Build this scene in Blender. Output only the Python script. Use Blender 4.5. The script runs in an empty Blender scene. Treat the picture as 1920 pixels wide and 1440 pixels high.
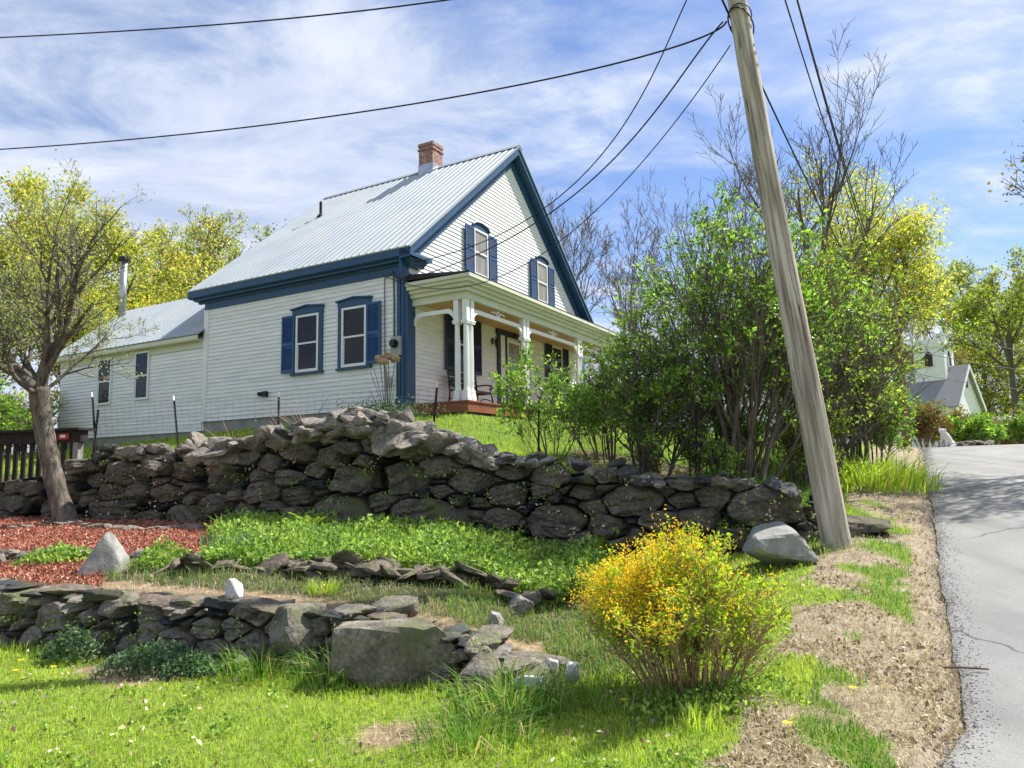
import bpy, bmesh, math, random
import numpy as np
from mathutils import Vector, Matrix
C = bpy.context.scene.collection
rad = math.radians
# ------------------------------------------------------------------ camera, world, sun, exposure
EYE = np.array([0.0, 0.0, 1.6]); FPX, PIT, ROL, PSI = 1339.25, 0.1183, -0.0186, 0.5129
CF = np.array([0, math.cos(PIT), math.sin(PIT)]); _x = np.array([1.0, 0, 0]); _u = np.cross(_x, CF)
CX = _x*math.cos(ROL)+_u*math.sin(ROL); CU = -_x*math.sin(ROL)+_u*math.cos(ROL)
cam = bpy.data.cameras.new('camera'); camo = bpy.data.objects.new('camera', cam); C.objects.link(camo)
cam.sensor_width = 36.0; cam.lens = FPX/1920*36; cam.clip_start = 0.1; cam.clip_end = 3000
camo.matrix_world = Matrix(((CX[0], CU[0], -CF[0], EYE[0]), (CX[1], CU[1], -CF[1], EYE[1]), (CX[2], CU[2], -CF[2], EYE[2]), (0, 0, 0, 1)))
bpy.context.scene.camera = camo
SUN_AZ, SUN_EL = 64.0, 52.0
sd = bpy.data.lights.new('sun', 'SUN'); sd.energy = 4.6; sd.angle = rad(0.55); sd.color = (1.0, 0.95, 0.87)
so = bpy.data.objects.new('sun', sd); C.objects.link(so)
sv = Vector((math.sin(rad(SUN_AZ))*math.cos(rad(SUN_EL)), math.cos(rad(SUN_AZ))*math.cos(rad(SUN_EL)), math.sin(rad(SUN_EL))))
so.rotation_euler = sv.to_track_quat('Z', 'Y').to_euler(); so.location = sv*60
vs = bpy.context.scene.view_settings
vs.view_transform = 'Standard'; vs.look = 'None'; vs.gamma = 1.0; vs.exposure = 1.0

class NT:
    def __init__(s, nt): s.t = nt; nt.nodes.clear()
    def n(s, typ, **k):
        o = s.t.nodes.new(typ)
        for a, b in k.items():
            if a.startswith('i_'):
                key = a[2:]
                o.inputs[int(key) if key.isdigit() else key].default_value = b
            else: setattr(o, a, b)
        return o
    def l(s, a, b): s.t.links.new(a, b)
    def math(s, op, a, b=None, c=None):
        o = s.t.nodes.new('ShaderNodeMath'); o.operation = op
        for i, q in enumerate((a, b, c)):
            if q is None: continue
            if isinstance(q, (int, float)): o.inputs[i].default_value = q
            else: s.l(q, o.inputs[i])
        return o.outputs[0]
    def mix(s, f, a, b, typ='MIX'):
        o = s.t.nodes.new('ShaderNodeMix'); o.data_type = 'RGBA'; o.blend_type = typ
        for i, q in ((0, f), (6, a), (7, b)):
            if isinstance(q, (int, float)): o.inputs[i].default_value = q
            elif isinstance(q, tuple): o.inputs[i].default_value = (*q, 1)
            else: s.l(q, o.inputs[i])
        return o.outputs[2]
    def ramp(s, f, stops):
        o = s.t.nodes.new('ShaderNodeValToRGB'); e = o.color_ramp.elements
        while len(e) > 1: e.remove(e[0])
        for i, (p, c) in enumerate(stops):
            q = e[0] if i == 0 else e.new(p)
            q.position = p; q.color = (*c, 1) if isinstance(c, tuple) else (c, c, c, 1)
        s.l(f, o.inputs[0]); return o.outputs[0]
    def noise(s, vec, scale, detail=4, rough=0.55, dist=0.0):
        o = s.n('ShaderNodeTexNoise'); o.inputs['Scale'].default_value = scale; o.inputs['Detail'].default_value = detail
        o.inputs['Roughness'].default_value = rough; o.inputs['Distortion'].default_value = dist
        if vec is not None: s.l(vec, o.inputs['Vector'])
        return o.outputs['Fac']

world = bpy.data.worlds.new('World'); bpy.context.scene.world = world; world.use_nodes = True
w = NT(world.node_tree)
sky = w.n('ShaderNodeTexSky'); sky.sky_type = 'NISHITA'; sky.sun_disc = False
sky.sun_elevation = rad(SUN_EL); sky.sun_rotation = rad(SUN_AZ); sky.air_density = 1.0; sky.dust_density = 0.6; sky.ozone_density = 1.6
tc = w.n('ShaderNodeTexCoord'); sep = w.n('ShaderNodeSeparateXYZ'); w.l(tc.outputs['Generated'], sep.inputs[0])
zz = w.math('MAXIMUM', sep.outputs[2], 0.03); zz = w.math('ADD', zz, 0.12)
cmb = w.n('ShaderNodeCombineXYZ'); w.l(w.math('DIVIDE', sep.outputs[0], zz), cmb.inputs[0]); w.l(w.math('DIVIDE', sep.outputs[1], zz), cmb.inputs[1])
mp = w.n('ShaderNodeMapping'); w.l(cmb.outputs[0], mp.inputs[0]); mp.inputs['Location'].default_value = (3.1, 1.7, 0); mp.inputs['Rotation'].default_value = (0, 0, 0.3); mp.inputs['Scale'].default_value = (0.75, 1.15, 1)
n1 = w.noise(mp.outputs[0], 0.85, 3, 0.5, 0.25); n2 = w.noise(mp.outputs[0], 2.3, 9, 0.64, 0.5); n3 = w.noise(mp.outputs[0], 0.33, 2, 0.5)
den = w.math('ADD', w.math('MULTIPLY', n1, 0.48), w.math('MULTIPLY', n2, 0.42)); den = w.math('ADD', den, w.math('MULTIPLY', n3, 0.34)); hz_ = w.math('POWER', w.math('SUBTRACT', 1.0, w.math('MAXIMUM', sep.outputs[2], 0.0)), 4.0); den = w.math('ADD', den, w.math('MULTIPLY', hz_, 0.12))
n4 = w.noise(mp.outputs[0], 9.0, 6, 0.6, 0.3); den = w.math('ADD', den, w.math('MULTIPLY', w.math('SUBTRACT', n4, 0.5), 0.10))
cov = w.ramp(den, [(0.52, 0.12), (0.59, 0.42), (0.65, 0.80), (0.76, 0.95)])
tone = w.ramp(n2, [(0.35, (2.35, 2.7, 3.5)), (0.64, (3.5, 3.75, 4.3))])
bsky = w.mix(1.0, sky.outputs[0], (0.42, 0.52, 0.68), 'MULTIPLY')
colr = w.mix(cov, bsky, tone)
bg = w.n('ShaderNodeBackground'); bg.inputs['Strength'].default_value = 0.13; w.l(colr, bg.inputs[0])
ow = w.n('ShaderNodeOutputWorld'); w.l(bg.outputs[0], ow.inputs[0])

# ------------------------------------------------------------------ materials
MC = {}
def mat(name, a, b=None, scale=6.0, rough=0.75, bump=0.0, bscale=None, isl=0.0, hue=0.0, metal=0.0, spec=0.3, trans=0.0,
        stretch=(1, 1, 1), detail=5, lo=0.35, hi=0.65, c=None, cscale=1.5, clo=0.55, chi=0.7, ramp=None, var=0):
    """a..b mixed by noise, c = third colour in patches, isl = value change per separate piece, ramp = colours per separate piece"""
    if name in MC: return MC[name]
    m = bpy.data.materials.new(name); m.use_nodes = True; t = NT(m.node_tree)
    co = t.n('ShaderNodeTexCoord').outputs['Object']
    mpn = t.n('ShaderNodeMapping'); t.l(co, mpn.inputs[0]); mpn.inputs['Scale'].default_value = stretch; vec = mpn.outputs[0]
    rnd = t.n('ShaderNodeNewGeometry').outputs['Random Per Island'] if (isl or hue or ramp) else None
    if rnd is not None and bump:
        # shift the pattern for each piece
        va = t.n('ShaderNodeVectorMath', operation='ADD'); t.l(vec, va.inputs[0])
        cc = t.n('ShaderNodeCombineXYZ'); t.l(t.math('MULTIPLY', rnd, 37.0), cc.inputs[0]); t.l(t.math('MULTIPLY', rnd, 91.0), cc.inputs[2]); t.l(cc.outputs[0], va.inputs[1]); vec = va.outputs[0]
    nz = t.noise(vec, scale, detail, 0.6)
    col = t.ramp(nz, [(lo, a), (hi, b)]) if b else None
    if ramp:
        rc = t.ramp(rnd, ramp)
        col = t.mix(1.0, t.mix(1.0, rc, t.ramp(nz, [(lo, 0.5), (hi, 1.55)]), 'MULTIPLY'), t.ramp(t.noise(vec, scale*6, 6, 0.75), [(0.35, 0.55), (0.68, 1.6)]), 'MULTIPLY') if bump else rc
    if var: col = t.mix(1.0, col, t.ramp(t.noise(co, var, 4, 0.6), [(0.32, (0.76, 0.84, 0.82)), (0.68, (1.2, 1.08, 1.05))]), 'MULTIPLY')
    if c: col = t.mix(t.ramp(t.noise(vec, cscale, 4, 0.6), [(clo, 0.0), (chi, 1.0)]), col if col else a, c)
    if isl or hue:
        h = t.n('ShaderNodeHueSaturation')
        if col is None: h.inputs['Color'].default_value = (*a, 1)
        else: t.l(col, h.inputs['Color'])
        if isl: t.l(t.math('ADD', t.math('MULTIPLY', rnd, 2*isl), 1-isl), h.inputs['Value'])
        if hue:
            r2 = t.math('FRACT', t.math('MULTIPLY', rnd, 17.31))
            t.l(t.math('ADD', t.math('MULTIPLY', r2, 2*hue), 0.5-hue), h.inputs['Hue'])
        col = h.outputs[0]
    p = t.n('ShaderNodeBsdfPrincipled'); p.inputs['Roughness'].default_value = rough; p.inputs['Metallic'].default_value = metal
    p.inputs['Specular IOR Level'].default_value = spec
    if col is None: p.inputs['Base Color'].default_value = (*a, 1)
    else: t.l(col, p.inputs['Base Color'])
    if bump:
        bn = t.n('ShaderNodeBump'); bn.inputs['Strength'].default_value = min(1, bump); bn.inputs['Distance'].default_value = 0.02*max(1, bump)
        t.l(t.noise(vec, bscale or scale*4, 6, 0.65), bn.inputs['Height']); t.l(bn.outputs[0], p.inputs['Normal'])
    out = t.n('ShaderNodeOutputMaterial')
    if trans:
        tr = t.n('ShaderNodeBsdfTranslucent')
        if col is None: tr.inputs[0].default_value = (*a, 1)
        else: t.l(t.mix(1.0, col, (1.15, 1.2, 0.7), 'MULTIPLY'), tr.inputs[0])
        mx = t.n('ShaderNodeMixShader'); mx.inputs[0].default_value = trans
        t.l(p.outputs[0], mx.inputs[1]); t.l(tr.outputs[0], mx.inputs[2]); t.l(mx.outputs[0], out.inputs[0])
    else: t.l(p.outputs[0], out.inputs[0])
    MC[name] = m; return m

WHITE = mat('white_paint', (0.74, 0.75, 0.74), (0.80, 0.80, 0.78), 3, 0.55, bump=0.05, bscale=30)
CLAP = mat('white_clapboard', (0.73, 0.74, 0.74), (0.82, 0.82, 0.81), 1.3, 0.6, bump=0.06, bscale=40, stretch=(1, 1, 4), isl=0.035, c=(0.64, 0.65, 0.64), cscale=1.1, clo=0.52, chi=0.75)
CREAM = mat('cream_trim', (0.56, 0.57, 0.44), (0.62, 0.62, 0.50), 2, 0.55)
BLUE = mat('blue_paint', (0.016, 0.060, 0.132), (0.022, 0.075, 0.158), 4, 0.45, spec=0.4)
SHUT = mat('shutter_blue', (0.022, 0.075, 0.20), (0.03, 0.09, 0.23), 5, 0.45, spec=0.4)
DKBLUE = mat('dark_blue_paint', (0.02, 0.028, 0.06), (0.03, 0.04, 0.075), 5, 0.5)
ROOF = mat('ribbed_roof_metal', (0.33, 0.375, 0.40), (0.39, 0.43, 0.455), 0.8, 0.5, metal=0.1, spec=0.35, c=(0.43, 0.43, 0.42), cscale=0.6)
CONC = mat('concrete', (0.22, 0.22, 0.20), (0.34, 0.33, 0.31), 3, 0.9, bump=0.3, bscale=30)
GLASS = mat('dark_glass', (0.005, 0.008, 0.012), (0.012, 0.017, 0.022), 1.2, 0.05, spec=0.28)
CURT = mat('pale_curtain_glass', (0.22, 0.22, 0.20), (0.34, 0.33, 0.30), 2.0, 0.12, spec=0.5, stretch=(6, 6, 0.6))
DECK = mat('red_brown_deck', (0.20, 0.060, 0.028), (0.29, 0.10, 0.045), 5, 0.6, stretch=(0.6, 6, 6), bump=0.1)
CEIL = mat('porch_ceiling', (0.50, 0.36, 0.22), (0.58, 0.44, 0.28), 3, 0.6, stretch=(1, 8, 1))
GALV = mat('galvanised_metal', (0.35, 0.37, 0.40), (0.5, 0.52, 0.55), 6, 0.35, metal=0.8, spec=0.5)
DARK = mat('dark_iron', (0.012, 0.012, 0.013), (0.03, 0.028, 0.026), 9, 0.5)
GREYM = mat('grey_meter_box', (0.30, 0.32, 0.31), (0.36, 0.38, 0.37), 9, 0.5)
WIRE = mat('black_cable', (0.012, 0.013, 0.016), None, rough=0.6)
WIREG = mat('grey_wire', (0.10, 0.10, 0.10), None, rough=0.5, metal=0.5)
STONE = mat('wall_stone', (0.1, 0.1, 0.1), (0.2, 0.2, 0.2), 4.5, 0.9, bump=1.6, bscale=11, isl=0.35, lo=0.3, hi=0.7, c=(0.095, 0.10, 0.05), cscale=2.4, clo=0.5, chi=0.66,
            ramp=[(0.0, (0.027, 0.029, 0.031)), (0.30, (0.054, 0.056, 0.055)), (0.55, (0.040, 0.047, 0.052)), (0.72, (0.078, 0.077, 0.066)), (0.88, (0.11, 0.088, 0.066)), (1.0, (0.17, 0.168, 0.158))])
STONE2 = mat('dark_mossy_wall_stone', (0.1, 0.1, 0.1), (0.2, 0.2, 0.2), 4.0, 0.9, bump=1.8, bscale=10, isl=0.45, lo=0.36, hi=0.64, c=(0.075, 0.08, 0.034), cscale=2.0, clo=0.53, chi=0.66,
            ramp=[(0.0, (0.013, 0.0145, 0.017)), (0.35, (0.027, 0.0285, 0.030)), (0.6, (0.020, 0.025, 0.029)), (0.8, (0.046, 0.047, 0.040)), (0.92, (0.075, 0.064, 0.050)), (1.0, (0.13, 0.13, 0.122))])
SLAB = mat('pale_slab_stone', (0.2, 0.2, 0.2), (0.3, 0.3, 0.3), 5, 0.9, bump=1.5, bscale=12, isl=0.32, lo=0.3, hi=0.7, c=(0.12, 0.115, 0.095), cscale=3, clo=0.55, chi=0.7,
           ramp=[(0.0, (0.05, 0.052, 0.053)), (0.35, (0.10, 0.102, 0.098)), (0.6, (0.078, 0.075, 0.068)), (0.8, (0.14, 0.112, 0.083)), (1.0, (0.19, 0.19, 0.182))])
BOULD = mat('grey_boulder', (0.22, 0.22, 0.205), (0.36, 0.35, 0.325), 3.2, 0.9, bump=1.6, bscale=9, c=(0.17, 0.165, 0.14), cscale=2.5, clo=0.55, chi=0.68)
WROCK = mat('white_rock', (0.42, 0.42, 0.41), (0.66, 0.66, 0.65), 5, 0.85, bump=1.2, bscale=14)
BARK = mat('grey_bark', (0.055, 0.046, 0.038), (0.21, 0.18, 0.145), 14, 0.95, bump=2.0, bscale=18, stretch=(1, 1, 0.35), c=(0.24, 0.15, 0.085), cscale=1.2, clo=0.6, chi=0.72)
TWIG = mat('dark_twig', (0.075, 0.06, 0.05), (0.16, 0.13, 0.10), 6, 0.9)
GTWIG = mat('grey_twig', (0.10, 0.088, 0.075), (0.2, 0.175, 0.145), 6, 0.9)
TTWIG = mat('tan_twig', (0.26, 0.165, 0.09), (0.42, 0.29, 0.17), 6, 0.85)
POLE = mat('weathered_pole_wood', (0.22, 0.18, 0.14), (0.56, 0.495, 0.41), 16, 0.85, bump=1.0, bscale=30, stretch=(1, 1, 0.045), lo=0.38, hi=0.6, c=(0.07, 0.055, 0.042), cscale=26, clo=0.62, chi=0.68)
BROWNW = mat('brown_post_wood', (0.14, 0.075, 0.045), (0.24, 0.14, 0.09), 9, 0.85, stretch=(1, 1, 0.1))
DKWOOD = mat('dark_weathered_wood', (0.014, 0.012, 0.011), (0.04, 0.033, 0.028), 9, 0.9, stretch=(1, 1, 0.2), bump=0.5)
GRYWOOD = mat('grey_weathered_wood', (0.2, 0.19, 0.17), (0.34, 0.32, 0.29), 12, 0.9, stretch=(1, 1, 0.15), bump=0.4)
GRASS = mat('lawn_blades', (0.1, 0.2, 0.03), None, var=1.1, rough=0.55, spec=0.25, trans=0.45, isl=0.25, ramp=[(0.0, (0.28, 0.44, 0.05)), (0.5, (0.42, 0.60, 0.07)), (0.86, (0.52, 0.66, 0.11)), (0.93, (0.34, 0.32, 0.12)), (1.0, (0.40, 0.34, 0.17))])
GRASS2 = mat('rough_grass_blades', (0.1, 0.2, 0.03), None, var=1.1, rough=0.55, spec=0.25, trans=0.42, isl=0.25, ramp=[(0.0, (0.09, 0.22, 0.035)), (0.5, (0.17, 0.35, 0.055)), (0.82, (0.25, 0.40, 0.08)), (0.90, (0.38, 0.33, 0.17)), (1.0, (0.45, 0.38, 0.22))])
STRAW = mat('dead_grass_blades', (0.4, 0.3, 0.2), None, rough=0.8, trans=0.2, isl=0.25, ramp=[(0.0, (0.36, 0.30, 0.19)), (0.5, (0.52, 0.44, 0.29)), (1.0, (0.64, 0.57, 0.41))])
COVER = mat('ground_cover_leaves', (0.1, 0.2, 0.03), None, var=1.1, rough=0.5, spec=0.3, trans=0.4, isl=0.3, ramp=[(0.0, (0.12, 0.24, 0.04)), (0.5, (0.26, 0.42, 0.075)), (1.0, (0.40, 0.54, 0.14))])
SAGE = mat('grey_green_leaves', (0.1, 0.2, 0.03), None, rough=0.6, trans=0.3, isl=0.25, ramp=[(0.0, (0.06, 0.12, 0.055)), (1.0, (0.16, 0.25, 0.12))])
LILAC = mat('lilac_leaves', (0.1, 0.2, 0.03), None, var=1.6, rough=0.4, spec=0.35, trans=0.55, isl=0.3, ramp=[(0.0, (0.10, 0.23, 0.03)), (0.5, (0.21, 0.40, 0.05)), (0.9, (0.30, 0.48, 0.08)), (1.0, (0.26, 0.24, 0.10))])
OLIVE = mat('olive_leaves', (0.1, 0.2, 0.03), None, var=1.6, rough=0.45, spec=0.3, trans=0.55, isl=0.3, ramp=[(0.0, (0.14, 0.25, 0.03)), (0.5, (0.25, 0.39, 0.045)), (0.9, (0.36, 0.48, 0.07)), (1.0, (0.28, 0.18, 0.09))])
MAPLE = mat('spring_maple_leaves', (0.3, 0.3, 0.05), None, var=0.5, rough=0.55, trans=0.55, isl=0.25, ramp=[(0.0, (0.32, 0.42, 0.05)), (0.5, (0.46, 0.52, 0.08)), (0.85, (0.60, 0.54, 0.10)), (1.0, (0.58, 0.38, 0.14))])
GOLD = mat('golden_maple_leaves', (0.3, 0.3, 0.05), None, var=0.5, rough=0.55, trans=0.55, isl=0.25, ramp=[(0.0, (0.36, 0.46, 0.07)), (0.6, (0.50, 0.54, 0.10)), (1.0, (0.60, 0.48, 0.14))])
PALEBUD = mat('pale_bud_leaves', (0.3, 0.3, 0.05), None, rough=0.55, trans=0.45, isl=0.25, ramp=[(0.0, (0.25, 0.35, 0.08)), (0.6, (0.42, 0.50, 0.15)), (1.0, (0.62, 0.60, 0.36))])
FARGR = mat('far_tree_leaves', (0.2, 0.25, 0.05), None, rough=0.55, trans=0.45, isl=0.3, ramp=[(0.0, (0.16, 0.26, 0.03)), (0.5, (0.28, 0.36, 0.05)), (0.9, (0.42, 0.44, 0.08)), (1.0, (0.48, 0.36, 0.10))])
RUSSET = mat('russet_leaves', (0.2, 0.2, 0.05), None, rough=0.6, trans=0.35, isl=0.3, ramp=[(0.0, (0.16, 0.14, 0.03)), (0.5, (0.25, 0.18, 0.045)), (0.8, (0.30, 0.20, 0.06)), (1.0, (0.16, 0.22, 0.04))])
YFLOW = mat('yellow_flowers', (0.8, 0.5, 0.02), None, rough=0.6, trans=0.35, isl=0.12, ramp=[(0.0, (0.80, 0.52, 0.015)), (1.0, (0.90, 0.68, 0.03))])
LIME = mat('lime_leaves', (0.3, 0.4, 0.03), None, rough=0.5, trans=0.45, isl=0.22, ramp=[(0.0, (0.24, 0.42, 0.03)), (0.6, (0.38, 0.53, 0.04)), (1.0, (0.54, 0.60, 0.05))])
DRYF = mat('dry_flower_heads', (0.30, 0.19, 0.10), (0.46, 0.33, 0.21), 20, 0.9)
LITTER = mat('dry_leaf_litter', (0.3, 0.2, 0.1), None, rough=0.85, trans=0.15, isl=0.3, ramp=[(0.0, (0.16, 0.11, 0.07)), (0.4, (0.34, 0.25, 0.16)), (0.75, (0.50, 0.40, 0.28)), (1.0, (0.6, 0.52, 0.42))])
MULCHP = mat('red_mulch_chips', (0.4, 0.1, 0.06), None, rough=0.85, isl=0.3, ramp=[(0.0, (0.15, 0.06, 0.04)), (0.35, (0.37, 0.125, 0.075)), (0.7, (0.46, 0.19, 0.12)), (0.88, (0.48, 0.27, 0.18)), (1.0, (0.45, 0.34, 0.24))])
BRICK = None
def brick_mat():
    m = bpy.data.materials.new('chimney_brick'); m.use_nodes = True; t = NT(m.node_tree)
    tcn = t.n('ShaderNodeTexCoord').outputs['Object']; sp = t.n('ShaderNodeSeparateXYZ'); t.l(tcn, sp.inputs[0])
    cb = t.n('ShaderNodeCombineXYZ'); t.l(t.math('ADD', sp.outputs[0], sp.outputs[1]), cb.inputs[0]); t.l(sp.outputs[2], cb.inputs[1])
    b = t.n('ShaderNodeTexBrick'); t.l(cb.outputs[0], b.inputs[0])
    b.inputs['Color1'].default_value = (0.27, 0.085, 0.06, 1); b.inputs['Color2'].default_value = (0.16, 0.06, 0.05, 1); b.inputs['Mortar'].default_value = (0.40, 0.36, 0.32, 1)
    b.inputs['Scale'].default_value = 1.0; b.inputs['Brick Width'].default_value = 0.21; b.inputs['Row Height'].default_value = 0.075; b.inputs['Mortar Size'].default_value = 0.008
    p = t.n('ShaderNodeBsdfPrincipled'); p.inputs['Roughness'].default_value = 0.9
    col = t.mix(t.ramp(t.noise(tcn, 5, 4), [(0.55, 0.0), (0.7, 0.7)]), b.outputs[0], (0.45, 0.38, 0.33)); t.l(col, p.inputs['Base Color'])
    o = t.n('ShaderNodeOutputMaterial'); t.l(p.outputs[0], o.inputs[0]); return m
BRICK = brick_mat()

# ------------------------------------------------------------------ mesh helpers
class MB:
    def __init__(s): s.V = []; s.F = []; s.n = 0
    def add(s, V, F):
        V = np.asarray(V, float).reshape(-1, 3); s.V.append(V)
        for f in (F if isinstance(F, list) and len(F) and isinstance(F[0], np.ndarray) else [np.asarray(F)]):
            if len(f): s.F.append(np.asarray(f)+s.n)
        s.n += len(V); return s
    def poly(s, pts): return s.add(pts, np.arange(len(pts)).reshape(1, -1))
    def box(s, a, b):
        (x0, y0, z0), (x1, y1, z1) = np.minimum(a, b), np.maximum(a, b)
        V = [(x0, y0, z0), (x1, y0, z0), (x1, y1, z0), (x0, y1, z0), (x0, y0, z1), (x1, y0, z1), (x1, y1, z1), (x0, y1, z1)]
        return s.add(V, BOXF)
    def hexa(s, V): return s.add(V, BOXF)
    def prism(s, pts, off):
        P = np.asarray(pts, float); n = len(P); i = np.arange(n); j = (i+1) % n
        return s.add(np.vstack([P, P+np.asarray(off, float)]), [i[::-1].reshape(1, -1), (i+n).reshape(1, -1), np.stack([i, j, j+n, i+n], 1)])
    def bar(s, p0, p1, wd, ht, up=(0, 0, 1)):
        p0, p1 = np.asarray(p0, float), np.asarray(p1, float); d = unit(p1-p0); sdir = np.cross(d, up)
        sdir = unit(sdir) if np.linalg.norm(sdir) > 1e-6 else np.array([1.0, 0, 0]); u = np.cross(sdir, d)
        a, b = sdir*wd/2, u*ht/2
        return s.add([p0-a-b, p0+a-b, p0+a+b, p0-a+b, p1-a-b, p1+a-b, p1+a+b, p1-a+b], BOXF)
    def tube(s, P, R, k=8, cap=True):
        P = np.asarray(P, float); m = len(P); R = np.broadcast_to(np.asarray(R, float), (m,))
        T = np.gradient(P, axis=0); T /= np.linalg.norm(T, axis=1)[:, None]+1e-12
        ref = np.array([0, 0, 1.0]) if abs(T[0][2]) < 0.9 else np.array([1.0, 0, 0])
        A = np.zeros_like(P); a = unit(np.cross(T[0], ref))
        for i in range(m):
            a = a-T[i]*(a@T[i]); a = unit(a); A[i] = a
        B = np.cross(T, A); th = np.arange(k)*2*math.pi/k
        V = P[:, None]+R[:, None, None]*(A[:, None]*np.cos(th)[None, :, None]+B[:, None]*np.sin(th)[None, :, None])
        i = np.arange(m-1)[:, None]*k; j = np.arange(k)[None]; j2 = (j+1) % k
        F = [np.stack([i+j, i+j2, i+k+j2, i+k+j], -1).reshape(-1, 4)]
        if cap: F += [np.arange(k)[::-1].reshape(1, -1), (np.arange(k)+(m-1)*k).reshape(1, -1)]
        return s.add(V.reshape(-1, 3), F)
    def frusta(s, P0, P1, R0, R1, k=5):
        P0, P1 = np.asarray(P0, float), np.asarray(P1, float)
        if len(P0) == 0: return s
        D = P1-P0; D /= np.linalg.norm(D, axis=1)[:, None]+1e-9
        ref = np.where(np.abs(D[:, 2:3]) < 0.9, np.array([[0, 0, 1.0]]), np.array([[1.0, 0, 0]]))
        A = np.cross(D, ref); A /= np.linalg.norm(A, axis=1)[:, None]; B = np.cross(D, A); th = np.arange(k)*2*math.pi/k
        ring = A[:, None]*np.cos(th)[None, :, None]+B[:, None]*np.sin(th)[None, :, None]
        V = np.concatenate([P0[:, None]+ring*np.asarray(R0)[:, None, None], P1[:, None]+ring*np.asarray(R1)[:, None, None]], 1)
        b = np.arange(len(P0))[:, None]*2*k; j = np.arange(k)[None]; j2 = (j+1) % k
        return s.add(V.reshape(-1, 3), np.stack([b+j, b+j2, b+k+j2, b+k+j], -1).reshape(-1, 4))
    def build(s, name, m, parent=None, smooth=False):
        me = bpy.data.meshes.new(name)
        if s.n:
            V = np.vstack(s.V); me.vertices.add(len(V)); me.vertices.foreach_set('co', V.ravel())
            tot = np.concatenate([np.full(len(f), f.shape[1]) for f in s.F]); idx = np.concatenate([f.ravel() for f in s.F])
            me.loops.add(len(idx)); me.loops.foreach_set('vertex_index', idx.astype(np.int32))
            me.polygons.add(len(tot)); me.polygons.foreach_set('loop_start', np.concatenate([[0], np.cumsum(tot)[:-1]]).astype(np.int32))
            me.polygons.foreach_set('loop_total', tot.astype(np.int32))
            me.polygons.foreach_set('use_smooth', np.full(len(tot), bool(smooth)))
            me.update(calc_edges=True); me.validate()
        me.materials.append(m); o = bpy.data.objects.new(name, me); C.objects.link(o)
        if parent is not None: o.parent = parent
        return o
BOXF = np.array([(0, 3, 2, 1), (4, 5, 6, 7), (0, 1, 5, 4), (1, 2, 6, 5), (2, 3, 7, 6), (3, 0, 4, 7)])
def unit(v): v = np.asarray(v, float); return v/(np.linalg.norm(v)+1e-12)
def tag(o, label=None, cat=None, group=None, kind=None):
    if label: o['label'] = label
    if cat: o['category'] = cat
    if group: o['group'] = group
    if kind: o['kind'] = kind
    return o
def thing(name, label, cat, loc=(0, 0, 0), rz=0.0, group=None):
    o = bpy.data.objects.new(name, None); C.objects.link(o); o.location = loc; o.rotation_euler = (0, 0, rz); o.empty_display_size = 0.2
    return tag(o, label, cat, group)
def at(px, py, Y):
    d = CF+CX*(px-960)/FPX-CU*(py-720)/FPX; return EYE+d*(Y/d[1])
def sm(a, b, x): t = np.clip((np.asarray(x, float)-a)/(b-a), 0, 1); return t*t*(3-2*t)
SN, CN = math.sin(PSI), math.cos(PSI)
def st(x, y): return x*SN+y*CN, -x*CN+y*SN
def xy(s, t): return s*SN-t*CN, s*CN+t*SN

# ------------------------------------------------------------------ terrain
W1 = np.array([(-11, 9.0), (-8, 8.0), (-4.95, 6.95), (-3.06, 6.3), (-1.6, 5.95), (-0.44, 5.42), (0.05, 5.35), (0.5, 5.5), (30, 5.6)])
W1T = np.array([(-11, 0.58), (-4.95, 0.54), (-3.06, 0.50), (-1.6, 0.44), (-0.6, 0.37), (-0.25, 0.28), (0.1, 0.16)])
W2 = np.array([(-40, 21), (-10.5, 13.6), (-7.65, 12.5), (-4.75, 11.35), (-1.2, 10.0), (2.0, 9.2), (3.72, 8.95), (5.2, 9.0), (30, 9.0)])
W2T = np.array([(-11, 1.5), (-8.6, 1.62), (-7.65, 1.93), (-4.75, 1.98), (-3.4, 2.10), (-2.2, 2.16), (-1.3, 1.94), (-0.8, 1.80), (0.3, 1.72), (1.5, 1.49), (3.3, 1.33), (4.1, 1.08), (6, 0.9)])
def w1(x): return np.interp(x, W1[:, 0], W1[:, 1])
def w2(x): return np.interp(x, W2[:, 0], W2[:, 1])
_rs = np.random.RandomState(5); _wd = _rs.normal(size=(10, 2)); _wp = _rs.uniform(0, 6.28, 10)
def wob(x, y, f=1.0):
    o = 0
    for k in range(10): o = o+np.sin((x*_wd[k, 0]+y*_wd[k, 1])*f*(1+0.35*k)+_wp[k])/(1+0.35*k)
    return o/4.0
def zroad(s):
    s = np.asarray(s, float); a = 0.118*np.log1p(np.exp((s-4.6)*1.2))/1.2
    return np.where(s < 19, a, 0.118*14.4+0.118*3*(1-np.exp(-(np.maximum(s, 19)-19)/3))-0.012*np.maximum(s-26, 0))
def redge(s): return -0.12+0.04*wob(s, s*0.3, 2.2)+0.02*wob(s*5, s, 2)+0.26*np.clip(5.0-s, 0, 2.2)
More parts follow.
